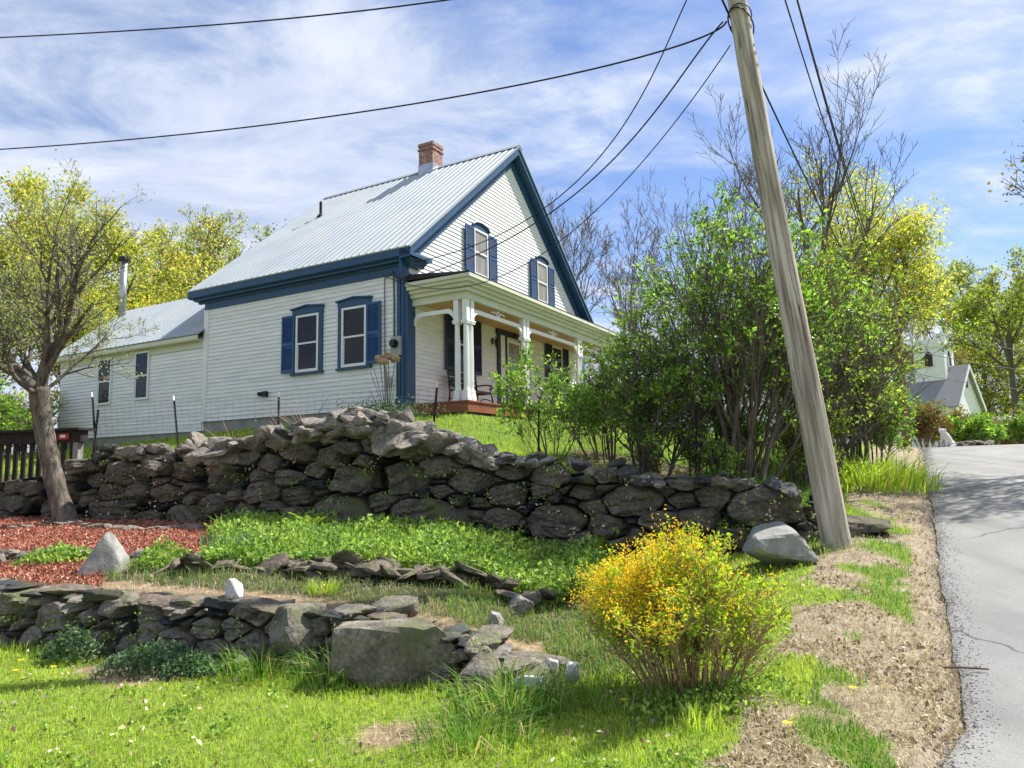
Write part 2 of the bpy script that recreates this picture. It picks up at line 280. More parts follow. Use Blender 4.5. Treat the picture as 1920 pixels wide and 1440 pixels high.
def gz(x, y):
    x = np.asarray(x, float); y = np.asarray(y, float); s, t = st(x, y); zr = zroad(s)
    verge = zr+0.10*sm(-0.1, 0.9, t)+0.015*wob(x, y, 2.5)
    lawn = 0.012*(y-4)+np.clip(-x-3, 0, 30)*0.012+0.02*wob(x, y, 0.9)
    low = verge+(lawn-verge)*sm(0.5, 2.2, t)
    ter = np.interp(x, W1T[:, 0], W1T[:, 1])-0.05+0.075*np.maximum(y-w1(x), 0)*1.12
    ter = ter+0.02*wob(x, y, 1.6)
    ter = verge+(ter-verge)*sm(0.6, 3.4, t)
    ext1 = sm(1.2, 0.0, x)
    k1 = sm(0.26, 0.46, y-w1(x))*ext1+sm(-0.2, 2.2, y-w1(x))*(1-ext1)
    h = low+(ter-low)*k1
    zh = 2.80-np.clip(-x-6, 0, 12)*0.04
    z2 = zr+0.15+(zh-zr-0.15)*sm(0.9, 8.2, t)
    u0 = np.interp(x, W2T[:, 0], W2T[:, 1])-0.12
    yh = np.where(x < -2.37, 16.07-(x+2.37)*0.5637, np.interp(x, [-2.37, -0.98, 2.5, 30], [16.07, 15.3, 21.5, 40]))-0.15
    D = np.maximum(yh-w2(x), 2.0); D = np.where(x > 0.2, np.minimum(D, 3.2+np.maximum(0, (2.5-x))*1.2), D)
    up = u0+(z2-u0)*np.clip((y-w2(x)-0.2)/D, 0, 1)**1.15
    up = verge+(up-verge)*sm(0.6, 1.9, t)
    ext2 = sm(5.4, 3.7, x)
    k2 = sm(0.50, 0.70, y-w2(x))*ext2+sm(-0.3, 1.4, y-w2(x))*(1-ext2)
    h = h+(up-h)*k2
    far = np.maximum(zr, 1.4)
    ed = redge(s)
    h = np.where(t < ed+0.10, zr-0.06-0.05*sm(-6.2, -6.6, t)+0.12*sm(-6.6, -8, t), h)
    return h
def gzf(x, y): return float(gz(x, y))
def region(x, y):
    """0 lawn 1 terrace 2 mulch 3 verge 4 upper lawn 5 bare dirt"""
    s, t = st(x, y); n = wob(x, y, 1.3); n2 = wob(x+40, y-7, 2.6)
    r = np.zeros(np.shape(x), int)
    beh1 = (y > w1(x)+0.12) & (x < 1.0); beh2 = (y > w2(x)+0.1) & (x < 5.0)
    r = np.where(beh1, 1, r); r = np.where((t < 1.05+0.25*n) & (t > redge(s)-0.6), 3, r)
    r = np.where(beh1 & (y < w1(x)+0.75+0.2*n) & (x < 0.2), 5, r)
    mul = beh1 & (y > w1(x)+0.5) & (y < w2(x)-0.1) & (((y > 8.75) & (x < -0.42*y+0.12*n)) | (x < -0.565*y+0.12*n)) & ~((y > 8.6) & (y < 8.85))
    r = np.where(mul, 2, r)
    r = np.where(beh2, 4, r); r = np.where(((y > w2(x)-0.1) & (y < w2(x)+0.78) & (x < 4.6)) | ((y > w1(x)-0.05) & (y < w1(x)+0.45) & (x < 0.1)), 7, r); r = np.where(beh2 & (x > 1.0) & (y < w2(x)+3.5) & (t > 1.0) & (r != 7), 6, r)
    r = np.where(beh2 & (x < -1.0) & (y < w2(x)+2.2) & (r != 7), 6, r)
    r = np.where((r == 0) & ((np.hypot(x+0.75, (y-4.55)*1.4)+0.16*wob(x*4, y*4, 3) < 0.26) | (np.hypot(x+3.0, (y-6.0)*2.0)+0.2*wob(x*3, y*3, 3) < 0.6) | (wob(x*2.2, y*2.2, 2.4)+wob(x*6, y*6, 3)*0.7 > 1.45)), 5, r)
    r = np.where((r == 3) & (n+n2 > 0.55) & (t > 0.15), 0, r)
    return r
def axis(lo, a, b, hi, st_):
    c = list(np.arange(a, b+1e-6, st_)); g = st_; v = b; 
    while v < hi: g *= 1.25; v += g; c.append(v)
    g = st_; v = a; pre = []
    while v > lo: g *= 1.25; v -= g; pre.append(v)
    return np.array(pre[::-1]+c)
gx = axis(-700, -13, 13, 700, 0.11); gy = axis(-60, 2.5, 22, 1200, 0.11)
X, Y = np.meshgrid(gx, gy); Z = gz(X, Y)
mb = MB(); nx, ny = len(gx), len(gy); ii = (np.arange(ny-1)[:, None]*nx+np.arange(nx-1)[None]).ravel()
mb.add(np.stack([X, Y, Z], -1).reshape(-1, 3), np.stack([ii, ii+1, ii+nx+1, ii+nx], 1))
def ground_mat():
    m = bpy.data.materials.new('ground_soil_and_turf'); m.use_nodes = True; t = NT(m.node_tree)
    a = t.n('ShaderNodeVertexColor', layer_name='kind').outputs[0]; co = t.n('ShaderNodeTexCoord').outputs['Object']
    v = t.ramp(t.noise(co, 9, 7, 0.7), [(0.3, 0.55), (0.7, 1.4)]); v2 = t.ramp(t.noise(co, 60, 4, 0.7), [(0.3, 0.6), (0.7, 1.35)])
    col = t.mix(1.0, t.mix(1.0, a, v, 'MULTIPLY'), v2, 'MULTIPLY')
    p = t.n('ShaderNodeBsdfPrincipled'); p.inputs['Roughness'].default_value = 0.95; p.inputs['Specular IOR Level'].default_value = 0.1; t.l(col, p.inputs['Base Color'])
    b = t.n('ShaderNodeBump'); b.inputs['Strength'].default_value = 0.8; b.inputs['Distance'].default_value = 0.03; t.l(t.noise(co, 45, 6, 0.7), b.inputs['Height']); t.l(b.outputs[0], p.inputs['Normal'])
    o = t.n('ShaderNodeOutputMaterial'); t.l(p.outputs[0], o.inputs[0]); return m
go = mb.build('ground', ground_mat(), smooth=True); tag(go, 'grassy ground stepping up from lawn to house', kind='structure')
reg = region(X, Y).ravel()
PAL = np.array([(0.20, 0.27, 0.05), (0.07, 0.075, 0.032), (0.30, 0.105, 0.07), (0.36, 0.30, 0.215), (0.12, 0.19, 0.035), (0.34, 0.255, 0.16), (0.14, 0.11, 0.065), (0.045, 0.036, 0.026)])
kc = np.ones((len(reg), 4)); kc[:, :3] = PAL[reg]
ca = go.data.color_attributes.new('kind', 'FLOAT_COLOR', 'POINT'); ca.data.foreach_set('color', kc.ravel())

# road
def asphalt():
    m = bpy.data.materials.new('grey_asphalt'); m.use_nodes = True; t = NT(m.node_tree); co = t.n('ShaderNodeTexCoord').outputs['Object']
    c = t.ramp(t.noise(co, 1.2, 5, 0.6), [(0.3, (0.25, 0.249, 0.240)), (0.7, (0.305, 0.302, 0.288))])
    g = t.ramp(t.noise(co, 110, 3, 0.8), [(0.3, 0.72), (0.7, 1.25)]); c = t.mix(1.0, c, g, 'MULTIPLY')
    mpr = t.n('ShaderNodeMapping'); t.l(co, mpr.inputs[0]); mpr.inputs['Rotation'].default_value = (0, 0, PSI); mpr.inputs['Scale'].default_value = (1.6, 0.08, 1)
    c = t.mix(1.0, c, t.ramp(t.noise(mpr.outputs[0], 1.0, 4, 0.6), [(0.35, 0.84), (0.65, 1.10)]), 'MULTIPLY')
    dn = t.n('ShaderNodeTexNoise'); dn.inputs['Scale'].default_value = 1.3; dn.inputs['Detail'].default_value = 5; t.l(co, dn.inputs['Vector'])
    va = t.n('ShaderNodeVectorMath', operation='MULTIPLY_ADD'); t.l(dn.outputs['Color'], va.inputs[0]); va.inputs[1].default_value = (0.9, 0.9, 0.0); t.l(co, va.inputs[2])
    vo = t.n('ShaderNodeTexVoronoi', feature='DISTANCE_TO_EDGE'); vo.inputs['Scale'].default_value = 0.42; t.l(va.outputs[0], vo.inputs['Vector'])
    cr = t.ramp(vo.outputs['Distance'], [(0.0, 0.45), (0.006, 0.5), (0.010, 1.0)]); msk = t.ramp(t.noise(co, 0.5, 2), [(0.47, 0.0), (0.55, 1.0)])
    c = t.mix(msk, c, t.mix(1.0, c, cr, 'MULTIPLY'))
    p = t.n('ShaderNodeBsdfPrincipled'); p.inputs['Roughness'].default_value = 0.9; p.inputs['Specular IOR Level'].default_value = 0.2; t.l(c, p.inputs['Base Color'])
    b = t.n('ShaderNodeBump'); b.inputs['Strength'].default_value = 0.5; b.inputs['Distance'].default_value = 0.008; t.l(t.noise(co, 120, 3, 0.8), b.inputs['Height']); t.l(b.outputs[0], p.inputs['Normal'])
    o = t.n('ShaderNodeOutputMaterial'); t.l(p.outputs[0], o.inputs[0]); return m
S = np.concatenate([np.arange(-20, 24, 0.2), np.arange(24, 120, 2.0)]); edge = redge(S)
T = np.stack([edge]+[edge+(-6.3-edge)*q for q in (0.01, 0.25, 0.5, 0.75, 1.0)], 1); SS = np.repeat(S[:, None], 6, 1)
RX, RY = xy(SS, T); RZ = zroad(SS)+0.004+0.03*np.sin(np.clip((T+0.2)/-6.1, 0, 1)*math.pi); RZ[:, 0] -= 0.03
ii = (np.arange(len(S)-1)[:, None]*6+np.arange(5)[None]).ravel()
ro = MB().add(np.stack([RX, RY, RZ], -1).reshape(-1, 3), np.stack([ii, ii+1, ii+7, ii+6], 1)).build('road', asphalt(), smooth=True)
tag(ro, 'grey asphalt road climbing to a crest', kind='structure')

# ------------------------------------------------------------------ rocks
_bm = {}
def ico(n):
    if n not in _bm:
        b = bmesh.new(); bmesh.ops.create_icosphere(b, subdivisions=n, radius=1)
        _bm[n] = (np.array([v.co[:] for v in b.verts]), np.array([[v.index for v in f.verts] for f in b.faces])); b.free()
    return _bm[n]
def rock(rng, N, D, p=12, amp=0.05, sub=3):
    U, F = ico(sub); q = np.maximum(U@np.asarray(N).T/np.asarray(D), 0)
    r = 1/np.power(np.sum(q**p, 1)+1e-12, 1/p)
    for f in (2.2, 4.5, 9.0, 17.0):
        k = rng.normal(size=(4, 3))*f; ph = rng.uniform(0, 6.28, 4); r = r*(1+amp*(2.2/f)**0.8*np.sin(U@k.T+ph).mean(1)*1.6)
    return U*r[:, None], F
def loose(rng, sx, sy, sz, cuts=9, sub=3, p=26, amp=0.05):
    N = rng.normal(size=(cuts, 3)); N = N/np.linalg.norm(N, axis=1)[:, None]; N = np.vstack([N, np.eye(3), -np.eye(3)])
    D = np.concatenate([rng.uniform(0.62, 0.92, cuts), rng.uniform(0.88, 1.1, 6)])
    V, F = rock(rng, N, D, p, amp, sub); return V*np.array([sx, sy, sz]), F
def rot(rng, V, tilt=0.3, yaw=None):
    a = rng.uniform(0, 6.28) if yaw is None else yaw; e = rng.normal(0, tilt, 2)
    M = np.array(Matrix.Rotation(a, 3, 'Z')@Matrix.Rotation(e[0], 3, 'X')@Matrix.Rotation(e[1], 3, 'Y')); return V@M.T
def clip(poly, n, d):
    out = []; m = len(poly)
    for i in range(m):
        a, b = poly[i], poly[(i+1) % m]; da, db = a@n-d, b@n-d
        if da <= 0: out.append(a)
        if (da < 0 < db) or (db < 0 < da): out.append(a+(b-a)*(da/(da-db)))
    return out
def stone_wall(root, line, top, bot, sizes, seed, batter=0.1, thick=0.36, asp=1.45, given=(), gap=0.010, bulge=0.07, sub_big=4):
    rng = np.random.RandomState(seed); L = np.asarray(line, float); seg = np.hypot(*np.diff(L, axis=0).T); cum = np.concatenate([[0], np.cumsum(seg)]); A1 = cum[-1]
    def pos(a): return np.array([np.interp(a, cum, L[:, 0]), np.interp(a, cum, L[:, 1])])
    def fr(a):
        d = unit(pos(min(a+0.3, A1))-pos(max(a-0.3, 0))); return d, np.array([d[1], -d[0]])
    ft = lambda a: np.interp(pos(a)[0], top[:, 0], top[:, 1]); fb = lambda a: gzf(*(pos(a)+fr(a)[1]*0.15))+bot
    S = [list(g) for g in given]
    for r, n in sizes:
        for _ in range(n*30):
            a = rng.uniform(-0.1, A1+0.1); z = rng.uniform(fb(a)-0.05, ft(a)+0.02)
            if r > 0.15 and (z+0.75*r > ft(a) or r > 0.33*(ft(a)-fb(a)) or a > A1-0.25): continue
            if all(((a-s[0])/asp)**2+(z-s[1])**2 > (0.80*(r+s[2]))**2 for s in S):
                S.append([a, z, r*rng.uniform(0.85, 1.1)]); n -= 1
                if n <= 0: break
    S = np.array(S); out = []
    for i, (a, z, r) in enumerate(S):
        lo, hi = fb(a), ft(a)+rng.normal(0, 0.03)
        p0 = np.array([a/asp, z]); q = 3*r
        P = [p0+np.array(v) for v in ((-q, -q), (q, -q), (q, q), (-q, q))]
        P = clip(P, np.array([0, -1.0]), -lo); nt_ = unit([rng.normal(0, 0.12), 1.0]); P = clip(P, nt_, nt_@np.array([a/asp, hi])) if len(P) > 2 else P
        for j, (a2, z2, r2) in enumerate(S):
            if j == i or len(P) < 3: continue
            e = np.array([a2/asp, z2])-p0; dd = np.linalg.norm(e)
            if dd > 4*(r+r2): continue
            h = (dd*dd+r*r-r2*r2)/(2*dd); n = e/dd; P = clip(P, n, p0@n+h)
        if len(P) < 3: continue
        P = np.array(P); P[:, 0] *= asp; c = P.mean(0); E = []; Dn = []
        area = 0.5*abs(np.sum(P[:, 0]*np.roll(P[:, 1], -1)-np.roll(P[:, 0], -1)*P[:, 1]))
        if area < 0.0025: continue
        ctr = np.cross(np.array([0, 0, 1.0]), 0*c.repeat(2)[:3]) if False else None
        sg = np.sign(np.sum(P[:, 0]*np.roll(P[:, 1], -1)-np.roll(P[:, 0], -1)*P[:, 1]))
        for k in range(len(P)):
            e = P[(k+1) % len(P)]-P[k]
            if np.hypot(*e) < 0.01: continue
            n = unit(np.array([e[1], -e[0]])*sg); dist = (P[k]-c)@n-gap*rng.uniform(0.3, 1.6)
            if dist < 0.012: dist = 0.012
            n3 = unit([n[0], rng.normal(0.0, 0.10)+0.06, n[1]]); E.append(n3); Dn.append(dist)
        th = thick*rng.uniform(0.42, 0.56); E += [np.array([0, -1.0, 0]), unit([rng.normal(0, 0.12), 1.0, rng.normal(0.05, 0.14)])]; Dn += [th, th]
        hs = math.sqrt(area)
        for _ in range(rng.randint(2, 5)):
            n3 = unit([rng.normal(0, 0.8), 1.0, rng.normal(0.15, 0.7)]); E.append(n3); Dn.append(th*n3[1]+hs*rng.uniform(0.16, 0.40)*math.hypot(n3[0], n3[2]))
        if rng.rand() < 0.5: a_ = rng.uniform(0, 6.28); n3 = unit([math.cos(a_), rng.normal(0, 0.3), math.sin(a_)]); E.append(n3); Dn.append(hs*rng.uniform(0.5, 0.66))
        V, F = rock(rng, np.array(E), np.array(Dn), 46, 0.055, sub_big if area > 0.02 else 3)
        ly = rng.normal(0, 1, 400); tl = rng.normal(0, 0.25); V = V.copy(); V[:, 1] += np.where(V[:, 1] > 0, 0.016*ly[((V[:, 2]+tl*V[:, 0]+2)/0.026).astype(int) % 400]*np.clip(V[:, 1]/th, 0, 1), 0); V[:, 0] += 0.012*ly[((V[:, 2]+tl*V[:, 0]+2)/0.041).astype(int) % 400]*np.clip(hs*2, 0.3, 1)
        d, o = fr(c[0]); b = pos(c[0]); off = -th+rng.normal(0, bulge*0.45)-batter*(c[1]-lo)
        Wd = np.stack([b[0]+V[:, 0]*d[0]+(V[:, 1]+off)*o[0], b[1]+V[:, 0]*d[1]+(V[:, 1]+off)*o[1], c[1]+V[:, 2]], 1)
        out.append((area, Wd, F))
    return out
def put_stones(root, items, m, seed, many=100):
    items = sorted(items, key=lambda q: -q[0]); rest = MB()
    rl = np.array(root.location)
    for k, (ar, V, F) in enumerate(items):
        V = V-rl
        if k < many:
            c = V.mean(0); o = MB().add(V-c, F).build('stone', m, root, False); o.location = c
        else: rest.add(V, F)
    if rest.n: tag(rest.build('small_stones', m, root, False), kind='stuff')

rl = thing('dry_stone_wall', 'long low dry stone retaining wall at the back edge of the lawn', 'stone wall', (-3, 6.6, 0))
ln1 = W1[(W1[:, 0] < 0.3)]
# big slab face near the right end of this wall
it = stone_wall(rl, ln1, W1T, -0.12, [(0.19, 7), (0.14, 40), (0.095, 190), (0.055, 420)], 3, 0.08, 0.32, 1.55, gap=0.006, bulge=0.09)
rng = np.random.RandomState(8)
_r = np.random.RandomState(40)
for (px, py, Yd, sx, sy, sz, cu) in ((742, 1236, 5.58, 0.48, 0.2, 0.24, 3), (548, 1195, 6.02, 0.24, 0.2, 0.23, 9), (905, 1262, 5.32, 0.17, 0.17, 0.17, 6)):
    V, F = loose(_r, sx, sy, sz, cu, 4, 22, 0.03); q_ = at(px, py, Yd); it.append((1.0, V+[q_[0], q_[1]+0.05, q_[2]], F))
for k in range(64):                       # flat capping stones
    x = rng.uniform(-9.5, 0.12); y = w1(x)+rng.uniform(0.05, 0.34); sx = rng.uniform(0.09, 0.24); sy = rng.uniform(0.08, 0.17); sz = rng.uniform(0.025, 0.06)
    V, F = loose(rng, sx, sy, sz, 8); V = rot(rng, V, 0.12, rng.normal(-0.3, 0.5)); z = np.interp(x, W1T[:, 0], W1T[:, 1])+rng.uniform(-0.03, 0.02)
    it.append((sx*sy*(1.2 if x > -5.2 else 0.01), V+[x, y, z], F))
put_stones(rl, it, STONE, 1)
ru = thing('dry_stone_wall', 'tall dark dry stone retaining wall below the white house', 'stone wall', (-2, 10.3, 1.0))
ln2 = np.array([q for q in W2.tolist() if -10.6 < q[0] < 3.0]+[(4.1, 8.9)])
it = stone_wall(ru, ln2, W2T, -0.12, [(0.36, 3), (0.25, 12), (0.17, 50), (0.115, 300), (0.07, 900)], 19, 0.14, 0.42, 1.95, gap=0.007, bulge=0.15)
put_stones(ru, it, STONE2, 2)
# loose rubble lying on top of the tall wall
rr = thing('rubble_heap', 'heap of pale loose stones piled along the top of the tall wall', 'stones', (-3, 11.3, 2.3)); it = []
for k in range(230):
    x = rng.uniform(-7.6, 4.0) if rng.rand() < 0.4 else rng.normal(-2.3, 1.1); sx = rng.uniform(0.09, 0.27) if rng.rand() < 0.6 else rng.uniform(0.2, 0.36)
    if x > 4.1: continue
    dy = abs(rng.normal(0.0, 0.33))+0.03
    if x > -0.4: sx = min(sx, 0.17); dy = dy*0.7
    V, F = loose(rng, sx, sx*rng.uniform(0.6, 0.95), sx*rng.uniform(0.22, 0.5), 9); V = rot(rng, V, 0.35)
    y = w2(x)+0.14+dy; extra = 0.24*math.exp(-((x+2.2)/1.1)**2)*rng.rand()*(1 if dy < 0.7 else 0.4)
    z = np.interp(x, W2T[:, 0], W2T[:, 1])+0.02+extra+rng.normal(0, 0.03)-0.05*(x > -0.5)+0.10*dy
    it.append((sx*sx/(1+dy), V+[x, y, z], F))
put_stones(rr, it, SLAB, 3)
# row of thin slabs edging the planting bed
re_ = thing('slab_edging', 'low row of thin tilted slabs edging the green bed between the walls', 'stone edging', (-1.6, 7.5, 0.65)); it = []
def mid(x): return 7.75-0.10*(x+3)-0.03*(x+3)**2*0.5
for k in range(85):
    x = rng.uniform(-3.9, 0.9); 
    if -0.1 < x < 0.9 and rng.rand() < 0.5: continue
    y = mid(x)+rng.normal(0, 0.10); sx = rng.uniform(0.08, 0.22)
    V, F = loose(rng, sx, sx*rng.uniform(0.5, 0.9), rng.uniform(0.02, 0.05), 8); V = rot(rng, V, 0.33, rng.normal(0, 0.6))
    it.append((sx*sx, V+[x, y, gzf(x, y)+rng.uniform(0.01, 0.12)], F))
put_stones(re_, it, STONE, 4)
rm = thing('mulch_edging', 'short line of dark stones between the two red mulch beds', 'stone edging', (-5.5, 8.8, 0.75)); it = []
for k in range(26):
    x = rng.uniform(-7.5, -4.5); y = 8.85+rng.normal(0, 0.07)-0.1*(x+6); sx = rng.uniform(0.07, 0.17)
    V, F = loose(rng, sx, sx*0.8, sx*0.5, 8); V = rot(rng, V, 0.3); it.append((sx, V+[x, y, gzf(x, y)+0.02], F))
for k in range(22):
    x = -9+4.4*k/22; y = w2(x)-0.62+rng.normal(0, 0.03)+0.25*math.sin(k*0.3)-max(0, -x-7.2)*0.9; sx = rng.uniform(0.10, 0.2)
    V, F = loose(rng, sx, sx*0.6, 0.035, 8); V = rot(rng, V, 0.15, -0.4); it.append((sx, V+[x, y, gzf(x, y)+0.015], F))
put_stones(rm, it, SLAB, 5)
def boulder(name, label, px, py, Yd, sx, sy, sz, m, seed, cuts=10, tilt=0.1, yaw=None, sink=0.12, group=None, p=24):
    r = np.random.RandomState(seed); q = at(px, py, Yd); V, F = loose(r, sx, sy, sz, cuts, 4, p, 0.045); V = rot(r, V, tilt, yaw); V[:, 2] -= V[:, 2].min()+sink*sz
    o = MB().add(V, F).build(name, m, None, False); o.location = (q[0], q[1], gzf(q[0], q[1])); return tag(o, label, 'boulder', group)
boulder('boulder', 'rounded grey boulder beside the foot of the utility pole', 1450, 1035, 8.0, 0.36, 0.30, 0.24, BOULD, 21, yaw=0.2)
_q = at(197, 1072, 7.9); V, F = rock(np.random.RandomState(4), [unit(v_) for v_ in ((-0.88, -0.1, 0.47), (0.80, -0.1, 0.62), (0.15, -1, 0.3), (0, 1, 0.1), (0, 0, -1), (-1, 0.1, 0), (1, 0, -0.1), (-0.3, -0.9, 0.6))], [v_*0.66 for v_ in (0.235, 0.265, 0.17, 0.2, 0.3, 0.30, 0.32, 0.25)], 22, 0.03, 4)
_b = MB().add(V+[0, 0, 0.12], F).build('boulder', BOULD, None, True); _b.location = (_q[0], _q[1], gzf(_q[0], _q[1])); tag(_b, 'upright pointed grey boulder standing in the red mulch', 'boulder')
boulder('rock', 'small white quartz rock lying on top of the low wall', 437, 1118, 6.75, 0.105, 0.09, 0.085, WROCK, 6)
boulder('rock', 'squared grey block lying on the low wall near its right end', 735, 1142, 6.15, 0.20, 0.13, 0.085, STONE, 7, yaw=-0.2)
boulder('rock', 'small round pale stone on grass behind the low wall', 930, 1144, 6.2, 0.075, 0.075, 0.08, BOULD, 8)
boulder('rock', 'grey block capping the very end of the low wall', 940, 1175, 5.62, 0.13, 0.11, 0.09, BOULD, 9, p=18, sink=-0.1)
boulder('rock', 'white rock in grass beside the low wall, largest and nearest of three', 1000, 1268, 5.2, 0.13, 0.09, 0.06, WROCK, 10, sink=-0.35)
boulder('rock', 'white rock in grass beside the low wall, upper of three', 1030, 1222, 5.55, 0.075, 0.07, 0.08, WROCK, 12, sink=-0.35)
boulder('rock', 'white rock in grass beside the low wall, closest to the yellow shrub', 1074, 1250, 5.35, 0.055, 0.05, 0.09, WROCK, 13, sink=-0.35)
boulder('rock', 'flat pinkish tan stone lying in grass beyond the round pale stone', 975, 1105, 6.9, 0.15, 0.11, 0.09, SLAB, 14)
boulder('rock', 'round grey stone leaning against the foot of the low wall', 462, 1232, 5.95, 0.10, 0.09, 0.10, STONE, 15)
boulder('rock', 'dark flat slab resting in grass at the low wall end', 1010, 1175, 5.75, 0.24, 0.12, 0.05, STONE, 16, yaw=0.1)
# ------------------------------------------------------------------ the house (local x along the porch front, y along the left wall)
HO = (-2.372, 16.075, 3.036); HR = math.pi/2-PSI
H = thing('white_house', 'white clapboard house with blue trim, ribbed metal roof and a front porch', 'house', HO, HR)
def hw(x, y, z):  # house local to world
    return np.array([HO[0]+x*SN-y*CN, HO[1]+x*CN+y*SN, HO[2]+z])
class Face:
    def __init__(s, o, u, n): s.o, s.u, s.n = map(lambda q: np.asarray(q, float), (o, u, n))
    def P(s, u, z, d): return s.o+s.u*u+s.n*d+np.array([0, 0, z])
    def box(s, mb, u0, u1, z0, z1, d0, d1):
        return mb.hexa([s.P(u0, z0, d0), s.P(u1, z0, d0), s.P(u1, z0, d1), s.P(u0, z0, d1), s.P(u0, z1, d0), s.P(u1, z1, d0), s.P(u1, z1, d1), s.P(u0, z1, d1)])
    def prism(s, mb, pts, d0, d1): return mb.prism([s.P(u, z, d0) for u, z in pts], s.n*(d1-d0))
LW = Face((0, 0, 0), (0, 1, 0), (-1, 0, 0)); FW = Face((0, 0, 0), (1, 0, 0), (0, -1, 0))
RW = Face((9.94, 0, 0), (0, 1, 0), (1, 0, 0)); BW = Face((0, 7.0, 0), (1, 0, 0), (0, 1, 0))
def clap(mb, face, poly, z0, z1, exp=0.105, lip=0.025):
    P = np.asarray(poly, float)
    def rng_(z):
        u = []
        for i in range(len(P)):
            a, b = P[i], P[(i+1) % len(P)]
            if abs(a[1]-b[1]) < 1e-9:
                if abs(a[1]-z) < 1e-6: u += [a[0], b[0]]
            elif min(a[1], b[1])-1e-9 <= z <= max(a[1], b[1])+1e-9: u.append(a[0]+(b[0]-a[0])*(z-a[1])/(b[1]-a[1]))
        return (min(u), max(u)) if u else None
    z = z0
    while z < z1-1e-4:
        zt = min(z+exp, z1); a, b = rng_(z+1e-5), rng_(zt-1e-5)
        if a and b and a[1]-a[0] > 0.01:
            mb.poly([face.P(a[0], z, lip), face.P(a[1], z, lip), face.P(b[1], zt, 0.004), face.P(b[0], zt, 0.004)])
            mb.poly([face.P(a[0], z, 0.0), face.P(a[1], z, 0.0), face.P(a[1], z, lip), face.P(a[0], z, lip)])
        z = zt
HWD, EZ, RZ_, OV = 9.94, 3.65, 8.10, 0.30
mx_ = HWD/2; slope = (RZ_-EZ)/(mx_+OV)
def roofz(x): return EZ+slope*(min(x, HWD-x)+OV)
gab = [(0, 0), (HWD, 0), (HWD, 3.62), (mx_, 7.93), (0, 3.62)]
m_ = MB()
clap(m_, FW, gab, 0, 7.9); clap(m_, LW, [(0, 0), (7.0, 0), (7.0, 3.6), (0, 3.6)], 0, 3.4)
clap(m_, RW, [(0, 0), (7.0, 0), (7.0, 3.6), (0, 3.6)], 0, 3.4); clap(m_, BW, gab, 0, 7.9)
m_.box((0.0, 0.0, -0.2), (0.0, 7.0, 3.6)) if False else None
m_.prism([(0.006, 0.006, z) if False else (x, 0.004, z) for x, z in [(0.004, 0), (HWD-0.004, 0), (HWD-0.004, 3.6), (mx_, 7.86), (0.004, 3.6)]], (0, 6.992, 0))
m_.build('siding', CLAP, H)
fm = MB(); fm.box((0.03, 0.03, -0.9), (HWD-0.03, 6.97, -0.004)); fm.build('foundation', CONC, H)
# main roof: ribbed sheets
def ribbed(mb, e0, along, up, pitch=0.228, rib=0.02, w0=0.06, w1_=0.024, thick=0.03):
    e0, along, up = map(lambda q: np.asarray(q, float), (e0, along, up)); L = np.linalg.norm(along); a = along/L
    n = np.cross(a, unit(up)); n = n if n[2] > 0 else -n
    prof = [(0, 0)]; x = pitch*0.5
    while x < L-w0:
        prof += [(x-w0/2, 0), (x-w1_/2, rib), (x+w1_/2, rib), (x+w0/2, 0)]
        prof += [(x+pitch/3-0.012, 0), (x+pitch/3, 0.007), (x+pitch/3+0.012, 0), (x+2*pitch/3-0.012, 0), (x+2*pitch/3, 0.007), (x+2*pitch/3+0.012, 0)] if x+pitch < L-w0 else []
        x += pitch
    prof.append((L, 0)); P = np.array(prof)
    lo = e0+P[:, :1]*a+P[:, 1:]*n; hi = lo+up; k = len(P); i = np.arange(k-1)
    mb.add(np.vstack([lo, hi]), np.stack([i, i+1, i+1+k, i+k], 1))
    b = -n*thick
    mb.add([e0+b, e0+along+b, e0+along+up+b, e0+up+b], np.array([(0, 3, 2, 1)]))
    mb.add(np.vstack([lo, np.repeat((e0+b)[None], k, 0)+P[:, :1]*a]), np.stack([i, i+k, i+1+k, i+1], 1))
    for e in (e0, e0+along): mb.poly([e, e+up, e+up+b, e+b])
rf = MB(); y0, y1 = -OV-0.03, 7.47; run = mx_+OV+0.03
ribbed(rf, (-OV-0.03, y0, EZ-0.025), (0, y1-y0, 0), (run, 0, run*slope)); ribbed(rf, (HWD+OV+0.03, y0, EZ-0.025), (0, y1-y0, 0), (-run, 0, run*slope))
roof = rf.build('roof', ROOF, H)
cap = MB(); cap.prism([(mx_-0.17, y0-0.01, RZ_-0.10), (mx_, y0-0.01, RZ_+0.045), (mx_+0.17, y0-0.01, RZ_-0.10), (mx_, y0-0.01, RZ_+0.02)], (0, y1-y0+0.02, 0))
cap.build('ridge_cap', ROOF, roof)
# chimney
cm = MB(); cx_, cy_ = mx_+0.02, 2.92; cm.box((cx_-0.27, cy_-0.27, 7.4), (cx_+0.27, cy_+0.27, 8.86)); cm.box((cx_-0.29, cy_-0.29, 8.80), (cx_+0.29, cy_+0.29, 8.90)); cm.box((cx_-0.30, cy_-0.30, 8.66), (cx_+0.30, cy_+0.30, 8.72))
ch = cm.build('chimney', BRICK, H)
fl = MB(); fl.box((cx_-0.285, cy_-0.285, 7.5), (cx_+0.285, cy_+0.285, 8.20)); fl.build('flashing', GALV, ch)
fo = MB(); fo.box((cx_-0.16, cy_-0.16, 8.84), (cx_+0.16, cy_+0.16, 8.906)); fo.build('flue', DARK, ch)
vz = roofz(3.2); vp = MB().tube([(3.2, 5.9, vz-0.1), (3.2, 5.9, vz+0.46)], 0.045, 10); vp.tube([(3.2, 5.9, vz-0.03), (3.2, 5.9, vz+0.06)], [0.13, 0.055], 10); vp.build('vent_pipe', DARK, H)
